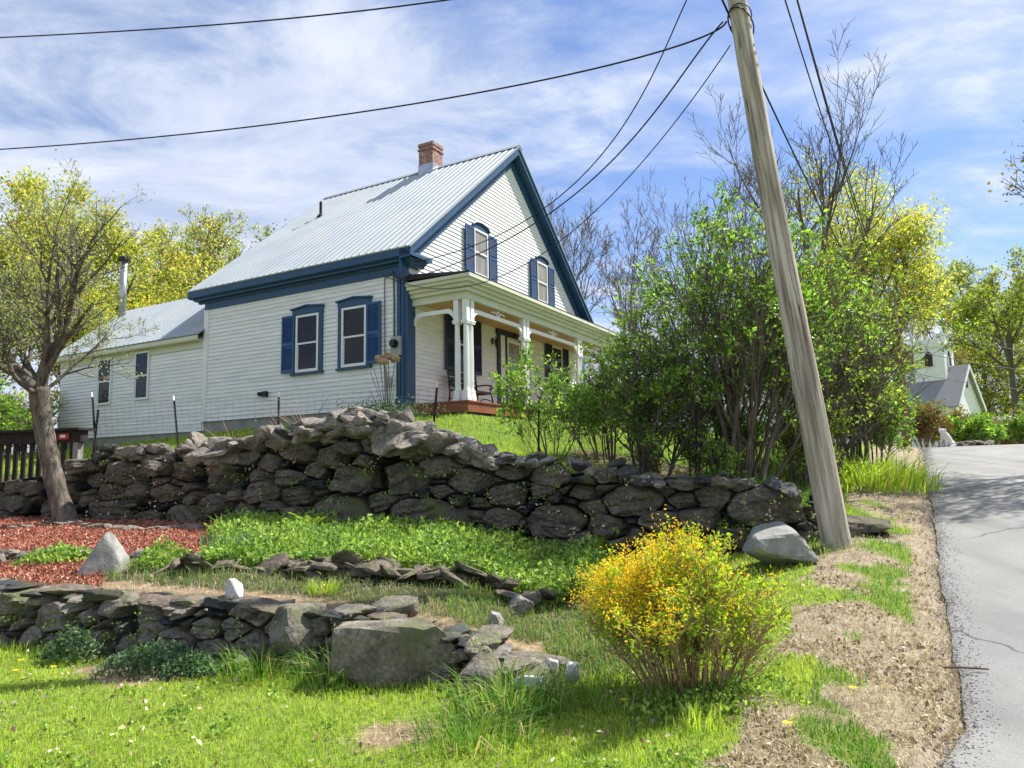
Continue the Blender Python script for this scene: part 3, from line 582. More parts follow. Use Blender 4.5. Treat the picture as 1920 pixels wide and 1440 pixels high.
# cornice, rake, corner boards
bl = MB()
bl.box((-OV, -OV, EZ-0.215), (-OV+0.035, 7.44, EZ-0.045)); bl.box((-OV+0.035, -OV, EZ-0.235), (0.0, 7.44, EZ-0.20)); bl.box((-0.20, -0.02, EZ-0.30), (0.0, 7.30, EZ-0.235)); bl.box((-0.08, -0.02, EZ-0.36), (0.0, 7.25, EZ-0.30))
bl.build('eave_cornice', BLUE, H)
fz = MB(); fz.box((-0.045, -0.045, 3.10), (0.0, 7.02, EZ-0.36)); fz.build('frieze_board', BLUE, H)
cb = MB(); cb.box((-0.042, -0.042, 0), (0.25, 0.0, 3.10)); cb.box((-0.042, 0.0, 0), (0.0, 0.27, 3.10)); cb.box((-0.062, 0.05, 0.25), (-0.042, 0.105, 3.0)); cb.box((-0.062, 0.165, 0.25), (-0.042, 0.22, 3.0)); cb.box((-0.07, -0.07, -0.02), (-0.0, 0.30, 0.2)); cb.box((-0.075, -0.075, 3.0), (-0.0, 0.30, 3.1))
cb.build('corner_board', BLUE, H)
cb = MB(); cb.box((-0.042, 6.86, 0), (0.0, 7.045, 3.10)); cb.build('corner_board', WHITE, H)
cb = MB(); cb.box((HWD-0.25, -0.042, 0), (HWD+0.042, 0.0, 3.4)); cb.build('corner_board', BLUE, H)
rk = MB()
for sgn in (0, 1):
    X_ = (lambda q: q) if sgn == 0 else (lambda q: HWD-q)
    # fascia along rake, soffit, frieze on the wall
    for (d0, d1, yA, yB) in ((-0.045, -0.26, -OV, -OV+0.03), (-0.235, -0.265, -OV+0.03, -0.03), (-0.16, -0.60, -0.045, -0.001)):
        a, b = X_(-OV), X_(mx_)
        za = EZ; zb = RZ_-0.012
        rk.hexa([(a, yA, za+d1), (b, yA, zb+d1), (b, yB, zb+d1), (a, yB, za+d1), (a, yA, za+d0), (b, yA, zb+d0), (b, yB, zb+d0), (a, yB, za+d0)])
    a, b = X_(-OV), X_(mx_)
    rk.hexa([(a, -OV-0.025, EZ-0.10), (b, -OV-0.025, RZ_-0.11), (b, -OV, RZ_-0.11), (a, -OV, EZ-0.10), (a, -OV-0.025, EZ-0.04), (b, -OV-0.025, RZ_-0.05), (b, -OV, RZ_-0.05), (a, -OV, EZ-0.04)])
rk.build('rake_board', BLUE, H)
for sgn in (0, 1):
    rt = MB()
    X_ = (lambda q: q) if sgn == 0 else (lambda q: HWD-q)
    rt.hexa([(X_(-OV), -OV-0.02, EZ-0.235), (X_(0.55), -OV-0.02, EZ-0.235), (X_(0.55), 0, EZ-0.235), (X_(-OV), 0, EZ-0.235), (X_(-OV), -OV-0.02, EZ-0.16), (X_(0.55), -OV-0.02, EZ-0.16), (X_(0.50), -0.01, EZ+0.02), (X_(-OV), -0.01, EZ+0.02)])
    rt.hexa([(X_(-0.1), -0.16, EZ-0.40), (X_(0.40), -0.16, EZ-0.40), (X_(0.40), 0, EZ-0.40), (X_(-0.1), 0, EZ-0.40), (X_(-0.2), -0.24, EZ-0.237), (X_(0.48), -0.24, EZ-0.237), (X_(0.48), 0, EZ-0.237), (X_(-0.2), 0, EZ-0.237)])
    rt.build('cornice_return', BLUE, H)
# windows
def shutter(face, u0, u1, z0, z1, d, par, m=SHUT):
    mb = MB(); t = 0.045
    for (a, b, c, e) in ((u0, u0+t, z0, z1), (u1-t, u1, z0, z1), (u0+t, u1-t, z0, z0+0.09), (u0+t, u1-t, z1-0.06, z1), (u0+t, u1-t, (z0+z1)/2-0.04, (z0+z1)/2+0.04)): face.box(mb, a, b, c, e, d, d+0.035)
    face.box(mb, u0+t, u1-t, z0+0.09, z1-0.06, d, d+0.006)
    z = z0+0.1
    while z < z1-0.1:
        if abs(z+0.02-(z0+z1)/2) > 0.06:
            mb.hexa([face.P(u0+t, z, d+0.03), face.P(u1-t, z, d+0.03), face.P(u1-t, z+0.03, d+0.008), face.P(u0+t, z+0.03, d+0.008), face.P(u0+t, z+0.007, d+0.033), face.P(u1-t, z+0.007, d+0.033), face.P(u1-t, z+0.037, d+0.010), face.P(u0+t, z+0.037, d+0.010)])
        z += 0.043
    return mb.build('shutter', m, par)
def window(face, u0, u1, z0, z1, cas=None, head=None, shut=(), glass=GLASS, cm_=BLUE, parent=None, fw=0.055, d=0.02):
    """white double hung sash in u0..u1, z0..z1 with painted casing, head piece and shutters"""
    fr = MB(); ce = (u0+u1)/2
    for (a, b, c, e) in ((u0, u0+fw, z0, z1), (u1-fw, u1, z0, z1), (u0+fw, u1-fw, z0, z0+fw), (u0+fw, u1-fw, z1-fw, z1)): face.box(fr, a, b, c, e, d, d+0.055)
    zm = (z0+z1)/2; face.box(fr, u0+fw, u1-fw, zm-0.022, zm+0.022, d, d+0.048)
    wn = fr.build('window', WHITE, parent or H)
    pm = MB(); face.box(pm, u0+fw, u1-fw, zm+0.022, z1-fw, d, d+0.030); pm.build('pane', glass, wn)
    pm = MB(); face.box(pm, u0+fw+0.02, u1-fw-0.02, z0+fw+0.02, zm-0.022, d, d+0.018)
    pm.build('pane', glass, wn)
    lf = MB()
    for (a, b, c, e) in ((u0+fw, u0+fw+0.02, z0+fw, zm-0.022), (u1-fw-0.02, u1-fw, z0+fw, zm-0.022), (u0+fw+0.02, u1-fw-0.02, z0+fw, z0+fw+0.02)): face.box(lf, a, b, c, e, d, d+0.026)
    lf.build('frame', WHITE, wn)
    if cas:
        cs = MB(); face.box(cs, u0-cas, u0, z0-0.02, z1+0.02, 0.02, 0.062); face.box(cs, u1, u1+cas, z0-0.02, z1+0.02, 0.02, 0.062); face.box(cs, u0-cas-0.03, u1+cas+0.03, z0-0.07, z0-0.02, 0.0, 0.10)
        if head == 'gable':
            face.prism(cs, [(u0-cas-0.01, z1+0.02), (u1+cas+0.01, z1+0.02), (u1+cas+0.01, z1+0.15), (ce, z1+0.215), (u0-cas-0.01, z1+0.15)], 0.02, 0.066)
            for q in (-1, 1):
                e_ = ce+q*(u1-u0+2*cas+0.10)/2
                cs.hexa([face.P(e_, z1+0.15, 0.02), face.P(ce, z1+0.215, 0.02), face.P(ce, z1+0.215, 0.11), face.P(e_, z1+0.15, 0.11), face.P(e_, z1+0.185, 0.02), face.P(ce, z1+0.25, 0.02), face.P(ce, z1+0.25, 0.11), face.P(e_, z1+0.185, 0.11)])
        if head == 'arch':
            hwid = (u1-u0)/2+cas; pts = [(ce+hwid*math.cos(q), z1+0.03+0.15*math.sin(q)**1.0) for q in np.linspace(0, math.pi, 15)]
            face.prism(cs, [(ce-hwid, z1-0.01)]+pts[::-1]+[(ce+hwid, z1-0.01)], 0.02, 0.066)
            rim = [face.P(u, z+0.02, 0.08) for u, z in pts]; cs.tube(rim, 0.033, 6)
        cs.build('casing', cm_, wn)
    for (a, b, c, e, mm) in shut: shutter(face, a, b, c, e, 0.064, wn, mm)
    return wn
window(LW, 2.70, 3.47, 1.05, 2.50, 0.125, 'gable', [(3.50, 3.94, 1.06, 2.53, SHUT)])
window(LW, 1.17, 1.94, 1.05, 2.50, 0.125, 'gable', [(0.72, 1.14, 1.06, 2.53, SHUT)])
for c_ in (3.16, 6.80): window(FW, c_-0.36, c_+0.36, 3.72, 5.00, 0.07, 'arch', [(c_-0.80, c_-0.38, 3.74, 4.98, SHUT), (c_+0.38, c_+0.80, 3.74, 4.98, SHUT)], glass=CURT)
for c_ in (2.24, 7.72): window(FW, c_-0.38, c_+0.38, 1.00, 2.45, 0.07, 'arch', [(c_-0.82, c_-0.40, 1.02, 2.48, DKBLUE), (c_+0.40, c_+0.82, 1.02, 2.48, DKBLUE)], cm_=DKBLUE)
# door with sidelights
dm = MB()
for (a, b, z0, z1, dd) in ((3.97, 4.12, 0.07, 2.42, 0.07), (5.66, 5.81, 0.07, 2.42, 0.07), (4.40, 4.50, 0.07, 2.30, 0.065), (5.28, 5.38, 0.07, 2.30, 0.065)): FW.box(dm, a, b, z0, z1, 0.02, dd)
FW.prism(dm, [(3.92, 2.30), (5.86, 2.30), (5.86, 2.50), (4.89, 2.62), (3.92, 2.50)], 0.02, 0.085); FW.box(dm, 3.88, 5.90, 2.50, 2.545, 0.02, 0.12)
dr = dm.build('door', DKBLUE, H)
for a, b in ((4.12, 4.40), (5.38, 5.66)):
    sl = MB(); FW.box(sl, a, b, 0.07, 2.30, 0.02, 0.045); sl.build('sidelight', WHITE, dr)
sl = MB(); FW.box(sl, 4.50, 4.57, 0.07, 2.22, 0.02, 0.06); FW.box(sl, 5.21, 5.28, 0.07, 2.22, 0.02, 0.06); FW.box(sl, 4.57, 5.21, 2.14, 2.22, 0.02, 0.06); FW.box(sl, 4.57, 5.21, 0.07, 0.2, 0.02, 0.06); sl.build('frame', WHITE, dr)
sl = MB(); FW.box(sl, 4.57, 5.21, 0.2, 2.14, 0.02, 0.05); sl.build('pane', CURT, dr)
sl = MB(); sl.tube([FW.P(5.18, 1.05, 0.05), FW.P(5.18, 1.05, 0.12), FW.P(5.10, 1.05, 0.12)], 0.014, 6); sl.build('handle', DARK, dr)
st_ = MB(); q = np.arange(10)*math.pi/5; FW.prism(st_, [(4.89+(0.12 if i % 2 == 0 else 0.05)*math.sin(a), 2.44+(0.12 if i % 2 == 0 else 0.05)*math.cos(a)) for i, a in enumerate(q)], 0.085, 0.11); st_.build('ornament', DARK, dr)
lm = MB(); FW.box(lm, 3.70, 3.80, 1.98, 2.14, 0.0, 0.03); lm.tube([FW.P(3.75, 2.08, 0.02), FW.P(3.75, 2.16, 0.10), FW.P(3.75, 2.10, 0.16)], 0.012, 6); lm.tube([FW.P(3.75, 1.86, 0.16), FW.P(3.75, 1.9, 0.16), FW.P(3.75, 2.06, 0.16), FW.P(3.75, 2.12, 0.16)], [0.03, 0.05, 0.085, 0.02], 6)
lm.build('wall_lantern', DARK, H)
# porch
PD, PX0, PX1 = 1.62, 0.02, 9.48
dk = MB(); dk.box((PX0, -PD, -0.19), (PX1, -PD+0.04, 0.02)); dk.box((PX0, -PD+0.04, -0.19), (PX0+0.04, -0.03, 0.02)); dk.box((PX1-0.04, -PD+0.04, -0.19), (PX1, -0.03, 0.02))
x = PX0-0.03
while x < PX1: dk.box((x, -PD-0.03, 0.022), (min(x+0.135, PX1+0.03), -0.03, 0.055)); x += 0.14
dk.box((PX0+0.04, -PD+0.041, -0.17), (PX1-0.04, -PD+0.09, 0.02))
deck = dk.build('porch_deck', DECK, H)
pf = MB()
for x in (0.3, 2.6, 4.9, 7.2, 9.2): pf.box((x-0.12, -PD+0.15, -1.2), (x+0.12, -PD+0.4, -0.17))
pf.build('footing', CONC, deck)
sp_ = MB()
for k in range(3): sp_.box((4.15, -PD-0.28*(k+1), -0.19-0.17*(k+1)), (5.6, -PD-0.28*k-0.002, -0.19-0.17*(k+1)+0.16))
sp_.build('step', DECK, deck)
pr = MB(); RF = 2.86; yF = -1.78
pr.hexa([(-0.12, yF, RF-0.03), (PX1+0.14, yF, RF-0.03), (PX1+0.14, -0.03, RF+0.03), (-0.12, -0.03, RF+0.03), (-0.12, yF, RF+0.0), (PX1+0.14, yF, RF+0.0), (PX1-0.4, -0.03, RF+0.42), (0.0, -0.03, RF+0.20)])
pr.build('porch_roof', DARK, H)
pc = MB()
for (o_, zt, zb) in ((0.0, -0.034, -0.11), (0.05, -0.112, -0.19), (0.12, -0.192, -0.27), (0.18, -0.272, -0.36)):
    pc.box((-0.12+o_, yF+o_, RF+zb), (PX1+0.14-o_, -0.03, RF+zt))
pc.build('porch_cornice', CREAM, H)
pb = MB(); bz = RF-0.362
xa, xb, yb = 0.14, PX1-0.08, -1.53
pb.box((xa, yb, bz-0.16), (xb, yb+0.10, bz)); pb.box((xa, yb+0.10, bz-0.16), (xa+0.10, -0.03, bz)); pb.box((xb-0.10, yb+0.10, bz-0.16), (xb, -0.03, bz))
beam = pb.build('porch_beam', CREAM, H)
pcx = MB(); pcx.box((xa+0.102, yb+0.102, bz-0.05), (xb-0.102, -0.035, bz-0.01)); pcx.build('porch_ceiling', CEIL, H)
def column(x, y):
    m = MB(); r = 0.062
    m.box((x-0.085, y-0.085, 0.056), (x+0.085, y+0.085, 0.16)); m.box((x-0.07, y-0.07, 0.16), (x+0.07, y+0.07, 0.30))
    m.tube([(x, y, 0.29), (x, y, 0.36), (x, y, 1.0), (x, y, 1.80)], [0.075, 0.062, 0.064, 0.056], 8)
    for z, q in ((1.79, 0.075), (1.83, 0.085)): m.box((x-q, y-q, z), (x+q, y+q, z+0.038))
    m.box((x-0.062, y-0.062, 1.868), (x+0.062, y+0.062, bz-0.16)); return m
posts = [(0.23, -1.45), (0.42, -1.45), (0.23, -1.22), (2.86, -1.45), (3.05, -1.45), (6.20, -1.45), (6.39, -1.45), (PX1-0.33, -1.45), (PX1-0.14, -1.45)]
for p_ in posts: column(*p_).build('porch_column', WHITE, H)
br = MB()
def arched(mb, p0, p1, z, nrm):
    """thin rail with a rounded bracket at both ends"""
    p0, p1 = np.array(p0, float), np.array(p1, float); L = np.linalg.norm(p1-p0); d = (p1-p0)/L; r = 0.26
    low = [(0, z-r-0.0)]+[(r-r*math.cos(q), z-r+r*math.sin(q)) for q in np.linspace(0.15, math.pi/2, 7)]
    low += [(L-a, b) for a, b in low[::-1]]
    up = [(L, z+0.09), (0, z+0.09)]
    i = len(low); 
    for k in range(i-1):
        (a, za), (b, zb) = low[k], low[k+1]
        A0, A1 = p0+d*a, p0+d*b; n = np.array([*nrm, 0])*0.03
        mb.hexa([(*A0, za)-n, (*A1, zb)-n, (*A1, zb)+n, (*A0, za)+n, (*A0, max(za+0.05, min(z+0.09, za+0.13)))-n, (*A1, max(zb+0.05, min(z+0.09, zb+0.13)))-n, (*A1, max(zb+0.05, min(z+0.09, zb+0.13)))+n, (*A0, max(za+0.05, min(z+0.09, za+0.13)))+n])
zr_ = bz-0.42
for a, b in ((0.485, 2.795), (3.115, 6.135), (6.455, PX1-0.395)): arched(br, (a, -1.45), (b, -1.45), zr_, (0, 1))
arched(br, (0.23, -1.155), (0.23, -0.03), zr_, (1, 0)); arched(br, (PX1-0.14, -1.385), (PX1-0.14, -0.03), zr_, (1, 0))
br.build('arched_rail', WHITE, H)
for c_ in (1.64, 4.62, 7.77):
    sc = MB(); zc = zr_+0.16
    sc.tube([(c_-0.30, -1.45, zc), (c_-0.15, -1.45, zc+0.03), (c_-0.06, -1.45, zc-0.02)], 0.016, 5); sc.tube([(c_+0.30, -1.45, zc), (c_+0.15, -1.45, zc+0.03), (c_+0.06, -1.45, zc-0.02)], 0.016, 5)
    for dx, r in ((0, 0.06),):
        q = np.linspace(0, 2*math.pi, 13); sc.tube([(c_+dx+r*math.cos(a), -1.45, zc+r*math.sin(a)) for a in q], 0.017, 5)
    sc.build('scroll_ornament', WHITE, H)
# meter, cables, outlet
mt = MB(); LW.box(mt, 0.10, 0.38, 1.18, 1.62, 0.0, 0.14)
me_ = mt.build('electric_meter', GREYM, H)
mt = MB(); mt.tube([LW.P(0.25, 1.45, 0.12), LW.P(0.25, 1.45, 0.20), LW.P(0.25, 1.45, 0.26)], [0.10, 0.10, 0.075], 14); mt.build('dial', GLASS, me_)
cd = MB(); cd.tube([LW.P(0.34, 1.6, 0.05), LW.P(0.34, 2.4, 0.05), LW.P(0.34, 3.08, 0.07), LW.P(0.40, 3.2, 0.10)], 0.022, 6); cd.tube([LW.P(0.62, 3.05, 0.06), LW.P(0.62, 2.2, 0.05), LW.P(0.60, 0.2, 0.05)], 0.012, 5); cd.tube([LW.P(0.62, 3.05, 0.06), LW.P(0.45, 3.12, 0.09), LW.P(0.15, 3.0, 0.09), LW.P(0.0, 2.95, 0.06)], 0.012, 5)
cd.tube([LW.P(0.25, 1.2, 0.06), LW.P(0.25, 0.2, 0.06)], 0.02, 6); cd.build('cable', WIREG, H)
ou = MB(); LW.box(ou, 4.46, 4.60, 0.52, 0.66, 0.0, 0.12); ou.tube([LW.P(4.70, 0.60, 0.02), LW.P(4.70, 0.60, 0.13)], 0.055, 10); ou.build('outlet_box', DARK, H)
ou = MB(); LW.box(ou, 0.42, 0.58, 0.50, 0.70, 0.0, 0.07); ou.build('utility_box', GREYM, H)
# ell (lower rear wing)
EL0, EL1, EEZ, ERX, ERZ, EW = 7.0, 14.1, 2.42, 2.2, 4.42, 4.4
ex = MB(); EF = Face((0, 0, 0), (0, 1, 0), (-1, 0, 0)); clap(ex, EF, [(EL0+0.05, -0.25), (EL1, -0.25), (EL1, 2.4), (EL0+0.05, 2.4)], -0.25, 2.36)
EG = Face((0, EL1, 0), (1, 0, 0), (0, 1, 0)); clap(ex, EG, [(0, -0.25), (EW, -0.25), (EW, 2.3), (ERX, 4.2), (0, 2.3)], -0.25, 4.1)
ex.prism([(x, EL0, z) for x, z in [(0.004, -0.25), (EW, -0.25), (EW, 2.35), (ERX, 4.2), (0.004, 2.35)]], (0, EL1-EL0-0.004, 0))
ex.build('wing_siding', CLAP, H)
fm = MB(); fm.box((0.03, EL0, -1.0), (EW-0.03, EL1-0.03, -0.254)); fm.build('wing_foundation', CONC, H)
er = MB(); o_ = 0.26; sl2 = (ERZ-EEZ)/(ERX+o_)
ribbed(er, (-o_, EL0, EEZ), (0, EL1-EL0+0.25, 0), (ERX+o_, 0, ERZ-EEZ)); ribbed(er, (EW+o_, EL0, EEZ), (0, EL1-EL0+0.25, 0), (-(ERX+o_), 0, ERZ-EEZ))
wr = er.build('wing_roof', ROOF, H)
ef = MB(); ef.box((-o_+0.02, EL0+0.05, EEZ-0.15), (-o_+0.05, EL1+0.22, EEZ-0.035)); ef.box((-o_+0.05, EL0+0.05, EEZ-0.17), (0, EL1+0.2, EEZ-0.14)); ef.box((-0.035, EL0+0.05, EEZ-0.36), (0, EL1, EEZ-0.17)); ef.build('wing_fascia', CREAM, H)
window(LW, 9.42, 10.08, 0.78, 2.20, None, None, fw=0.045); window(LW, 11.25, 11.95, 0.74, 2.16, None, None, fw=0.045)
sp2 = MB(); zb = EEZ+sl2*(1.85+o_); sp2.tube([(1.85, 13.95, zb-0.2), (1.85, 13.95, zb+1.95)], 0.115, 14); stv = sp2.build('stove_pipe', GALV, H, True)
sp2 = MB(); sp2.tube([(1.85, 13.95, zb+1.95), (1.85, 13.95, zb+2.0), (1.85, 13.95, zb+2.1), (1.85, 13.95, zb+2.14)], [0.12, 0.20, 0.20, 0.12], 14); sp2.build('pipe_cap', DARK, stv)

# bench on the porch
b0 = hw(1.9, -0.45, 0.056); bn = thing('porch_bench', 'dark iron and wood garden bench on the porch behind the corner posts', 'bench', b0, HR)
for x in (-0.62, 0.62):
    m = MB(); m.tube([(x, 0.22, 0.88), (x, 0.19, 0.6), (x, 0.16, 0.40), (x, 0.20, 0.02)], 0.022, 6); m.tube([(x, 0.16, 0.40), (x, -0.25, 0.40), (x, -0.29, 0.2), (x, -0.26, 0.02)], 0.022, 6)
    m.tube([(x, 0.19, 0.62), (x, -0.05, 0.63), (x, -0.24, 0.60), (x, -0.30, 0.55), (x, -0.25, 0.50), (x, -0.22, 0.55)], 0.020, 6); m.tube([(x, -0.24, 0.40), (x, -0.20, 0.5), (x, -0.24, 0.59)], 0.015, 6); m.tube([(x, 0.17, 0.2), (x, -0.05, 0.28), (x, -0.27, 0.2)], 0.012, 6); m.build('side_frame', DARK, bn)
m = MB()
for k in range(5): m.box((-0.62, -0.26+k*0.09, 0.405), (0.62, -0.19+k*0.09, 0.43))
m.build('seat', BROWNW, bn)
m = MB()
for k in range(3): z = 0.52+k*0.13; m.box((-0.62, 0.175+k*0.015, z), (0.62, 0.195+k*0.015, z+0.09))
m.tube([(-0.62, 0.22, 0.88), (-0.3, 0.23, 0.92), (0, 0.23, 0.96), (0.3, 0.23, 0.92), (0.62, 0.22, 0.88)], 0.02, 6); m.build('backrest', DARK, bn)

# ------------------------------------------------------------------ utility poles and wires
pb_ = at(1563, 1003, 8.5); pt_ = at(1381, 0, 8.75); dirp = unit(pt_-pb_)
up_ = thing('utility_pole', 'tall leaning weathered wooden utility pole at the edge of the road verge', 'utility pole', tuple(pb_-dirp*0.35))
qz = Vector(dirp).to_track_quat('Z', 'Y'); up_.rotation_euler = qz.to_euler()
Lp = np.linalg.norm(pt_-pb_)+0.35; zs = np.linspace(0, Lp+2.6, 60); rs = np.random.RandomState(3)
m = MB(); Rr = np.interp(zs, [0, 0.35, 1.2, Lp, Lp+2.6], [0.190, 0.166, 0.160, 0.119, 0.108])+rs.normal(0, 0.0012, 60)
Pp = np.stack([0.012*np.sin(zs*0.9), 0.012*np.cos(zs*0.7), zs], 1); m.tube(Pp, Rr, 40); m.build('pole_shaft', POLE, up_, True)
def onp(t, off=(0, 0, 0)): return pb_+dirp*t+np.array(off)
lp = Lp-0.35; toL = unit([-1, -0.2, 0])
m = MB(); q = np.linspace(0, 2*math.pi, 20); m.tube([(0.15*math.cos(a), 0.15*math.sin(a), lp+0.10+0.10*math.cos(a)) for a in q], 0.008, 5); m.tube([(0.148*math.cos(a), 0.148*math.sin(a), lp-0.0+0.17*math.cos(a+0.5)) for a in q], 0.010, 5); m.build('cable_loop', WIRE, up_)
m = MB(); m.box((-0.26, -0.05, lp+0.16), (-0.10, 0.05, lp+0.24)); m.tube([(-0.26, 0, lp+0.12), (-0.26, 0, lp+0.28)], 0.05, 10); m.tube([(-0.13, 0, lp-0.55), (-0.155, 0, lp-0.5), (-0.155, 0, lp-0.42), (-0.13, 0, lp-0.4)], 0.02, 6); m.build('cable_bracket', DARK, up_)
fa = math.atan2(-0.9, -0.45)
for (zt_, aa, hh_, mm_) in ((2.05, fa+0.25, 0.10, GALV), (2.35, fa-0.2, 0.06, GALV), (1.55, fa+0.05, 0.05, BROWNW)):
    rr_ = float(np.interp(zt_, zs, Rr)); c_ = np.array([0.012*math.sin(zt_*0.9), 0.012*math.cos(zt_*0.7), zt_]); n_ = np.array([math.cos(aa), math.sin(aa), 0]); s2 = np.array([-n_[1], n_[0], 0])
    m = MB(); b_ = c_+n_*(rr_+0.001); m.hexa([b_-s2*0.03, b_+s2*0.03, b_+s2*0.03+n_*0.004, b_-s2*0.03+n_*0.004]+[q_+np.array([0, 0, hh_]) for q_ in (b_-s2*0.03, b_+s2*0.03, b_+s2*0.03+n_*0.004, b_-s2*0.03+n_*0.004)]); m.build('metal_tag' if mm_ is GALV else 'wooden_tag', mm_, up_)
m = MB(); rs = np.random.RandomState(6)
for k in range(26):
    zt_ = rs.uniform(0.9, 4.2); aa = fa+rs.normal(0, 0.5); rr_ = float(np.interp(zt_, zs, Rr)); c_ = np.array([0.012*math.sin(zt_*0.9)+rr_*math.cos(aa), 0.012*math.cos(zt_*0.7)+rr_*math.sin(aa), zt_]); m.box(c_-0.006, c_+0.006)
m.build('staples', DARK, up_)
def wire(name, label, A, B, sag, r, grp=None, mm=WIRE, mid_=()):
    A, B = np.asarray(A, float), np.asarray(B, float); t = np.linspace(0, 1, 40)
    P = A+(B-A)*t[:, None]; P[:, 2] -= 4*sag*t*(1-t)
    o = MB().tube(P, r, 6).build(name, mm, None, True); return tag(o, label, 'cable', grp)
def wirep(name, label, pts, r):
    """cable through known points"""
    P = np.array(pts); k = np.linspace(0, 1, len(P)); t = np.linspace(0, 1, 60); c = np.stack([np.polyval(np.polyfit(k, P[:, i], min(3, len(P)-1)), t) for i in range(3)], 1)
    return tag(MB().tube(c, r, 6).build(name, WIRE, None, True), label, 'cable')
Lw = 15.0
wirep('overhead_cable', 'uppermost black cable sagging across the top left of the sky', [at(-420, 88, 15.5), at(0, 70, 13.3), at(420, 46, 11.4), at(830, 0, 9.9), at(1320, -85, 8.9)], 0.012)
wirep('overhead_cable', 'long black cable sagging over the house roof to the leaning pole', [at(-420, 296, 16), at(0, 275, 14), at(480, 243, 12), at(900, 175, 10.3), at(1200, 98, 9.3), at(1372, 40, 8.7)], 0.012)
hc = hw(-0.1, -0.12, 3.12)
wirep('service_wire', 'black service wire running from above the frame to the house corner', [at(1330, -60, 8.9), at(1300, 0, 9.0), at(1230, 130, 9.8), at(1075, 345, 11.8), at(1000, 395, 13.2), hw(0.1, -0.10, 3.30)], 0.010)
wirep('service_wire', 'black service wire from the pole bracket down to the left house wall', [at(1352, 38, 8.75), at(1290, 145, 9.2), at(1200, 240, 10.2), at(1062, 362, 11.8), at(950, 462, 13.4), hw(0.15, -0.1, 3.05)], 0.011)
wirep('service_wire', 'thin black wire looping from the pole past the porch to the wall', [at(1373, 78, 8.75), at(1270, 230, 9.8), at(1179, 325, 10.9), at(1050, 450, 12.4), at(942, 522, 13.8), at(821, 542, 15.2), at(716, 514, 16.4)], 0.008)
p2b = at(1702, 840, 27.0); p2 = thing('utility_pole', 'brown wooden pole standing at the road crest in front of bushes', 'utility pole', (p2b[0], p2b[1], gzf(p2b[0], p2b[1])-0.2))
m = MB(); m.tube([(0, 0, 0), (0, 0, 2.5), (-0.05, 0, 4.0), (-0.1, 0, 5.7)], [0.15, 0.135, 0.125, 0.12], 12); m.build('pole_shaft', BROWNW, p2, True)
tp = np.array(p2.location)+np.array([-0.1, 0, 5.5])
for (px, py, dp, dz, r, lab) in ((1405, 5, 8.7, 0.1, 0.012, 'leftmost black cable running behind the pole toward the road crest'), (1352, -5, 8.6, -0.9, 0.014, 'thick black cable passing close behind the leaning pole'), (1410, 20, 8.7, -0.5, 0.011, 'black cable between two others descending right of the pole'), (1472, 0, 8.9, 0.2, 0.010, 'rightmost black cable crossing the bare tree right of the pole')):
    wire('overhead_cable', lab, at(px, py, dp)+(np.array([-0.15, -1.2, 0.5]) if py > 2 else 0), tp+np.array([0, 0, dz]), 0.55, r)
for k, (z, lab) in enumerate(((5.0, 'upper pale wire crossing in front of the church'), (4.1, 'lower pale wire crossing in front of the church'), (3.2, 'lowest thin wire strung over the road end bushes'))):
    tag(wire('roadside_wire', lab, np.array(p2.location)+[0, 0, z], (36, 40, 5.2+z-3.2), 0.4, 0.014, None, WIREG), cat='cable')

# ------------------------------------------------------------------ wire fence, railing
wf = thing('wire_fence', 'thin wire mesh garden fence on dark metal posts above the stone wall', 'fence', (-2, 12, 2.6)); rl_ = np.array(wf.location)
fp = [(178, 826, 736, 13.7), (331, 811, 742, 13.0), (522, 786, 735, 12.3), (812, 806, 716, 11.0), (1010, 835, 733, 10.5), (1306, 872, 742, 10.0)]; tops = []
for (px, pb, pt, Yd) in fp:
    a = at(px, pb, Yd); b = at(px+(8 if px == 812 else -6 if px < 340 else 1), pt, Yd+0.02); d = unit(b-a); a2 = a-d*0.45; m = MB()
    m.bar(a2-rl_, b-d*0.09-rl_, 0.035, 0.006); m.bar(a2-rl_+[0, 0.018, 0], b-d*0.09-rl_+[0, 0.018, 0], 0.006, 0.036); po = m.build('post', DARK, wf)
    m = MB(); m.bar(b-d*0.089-rl_, b-rl_, 0.036, 0.012); m.build('painted_tip', WHITE, po); tops.append((a, b))
m = MB()
for (a, b), (c, d) in zip(tops[:-1], tops[1:]):
    for k in range(7):
        q = k/7.0; m.tube([a+(b-a)*q-rl_, c+(d-c)*q-rl_], 0.0016, 3, False)
    nn = int(np.linalg.norm(c-a)/0.15)
    for i in range(nn):
        u = i/nn; m.tube([a+(c-a)*u-rl_, (a+(b-a)*0.86)*(1-u)+(c+(d-c)*0.86)*u-rl_], 0.0013, 3, False)
m.build('wire_mesh', WIREG, wf)
m = MB(); a = at(175, 825, 13.75); b = at(184, 768, 13.7); m.bar(a-[0, 0, 0.4], b, 0.04, 0.006); m.bar(a-[0, -0.02, 0.4], b+[0, 0.02, 0], 0.006, 0.04); o = m.build('fence_post', DARK); tag(o, 'short spare metal post leaning beside the leftmost fence post', 'post')
fr0 = at(-120, 985, 14.2); fr1 = at(148, 965, 13.2); fdir = unit((fr1-fr0)*[1, 1, 0]); fl_ = np.linalg.norm((fr1-fr0)[:2])
rg = thing('wooden_railing', 'dark weathered slatted wooden railing behind the old tree', 'fence', (fr0[0], fr0[1], 1.0), math.atan2(fdir[1], fdir[0]))
tz = at(75, 806, 13.7)[2]-1.0
m = MB(); m.box((-0.2, -0.10, tz-0.27), (fl_+0.05, 0.06, tz-0.06)); m.box((-0.3, -0.20, tz-0.06), (fl_+0.10, 0.16, tz-0.015)); m.build('top_rail', DKWOOD, rg)
m = MB(); x = 0.0; rs = np.random.RandomState(2)
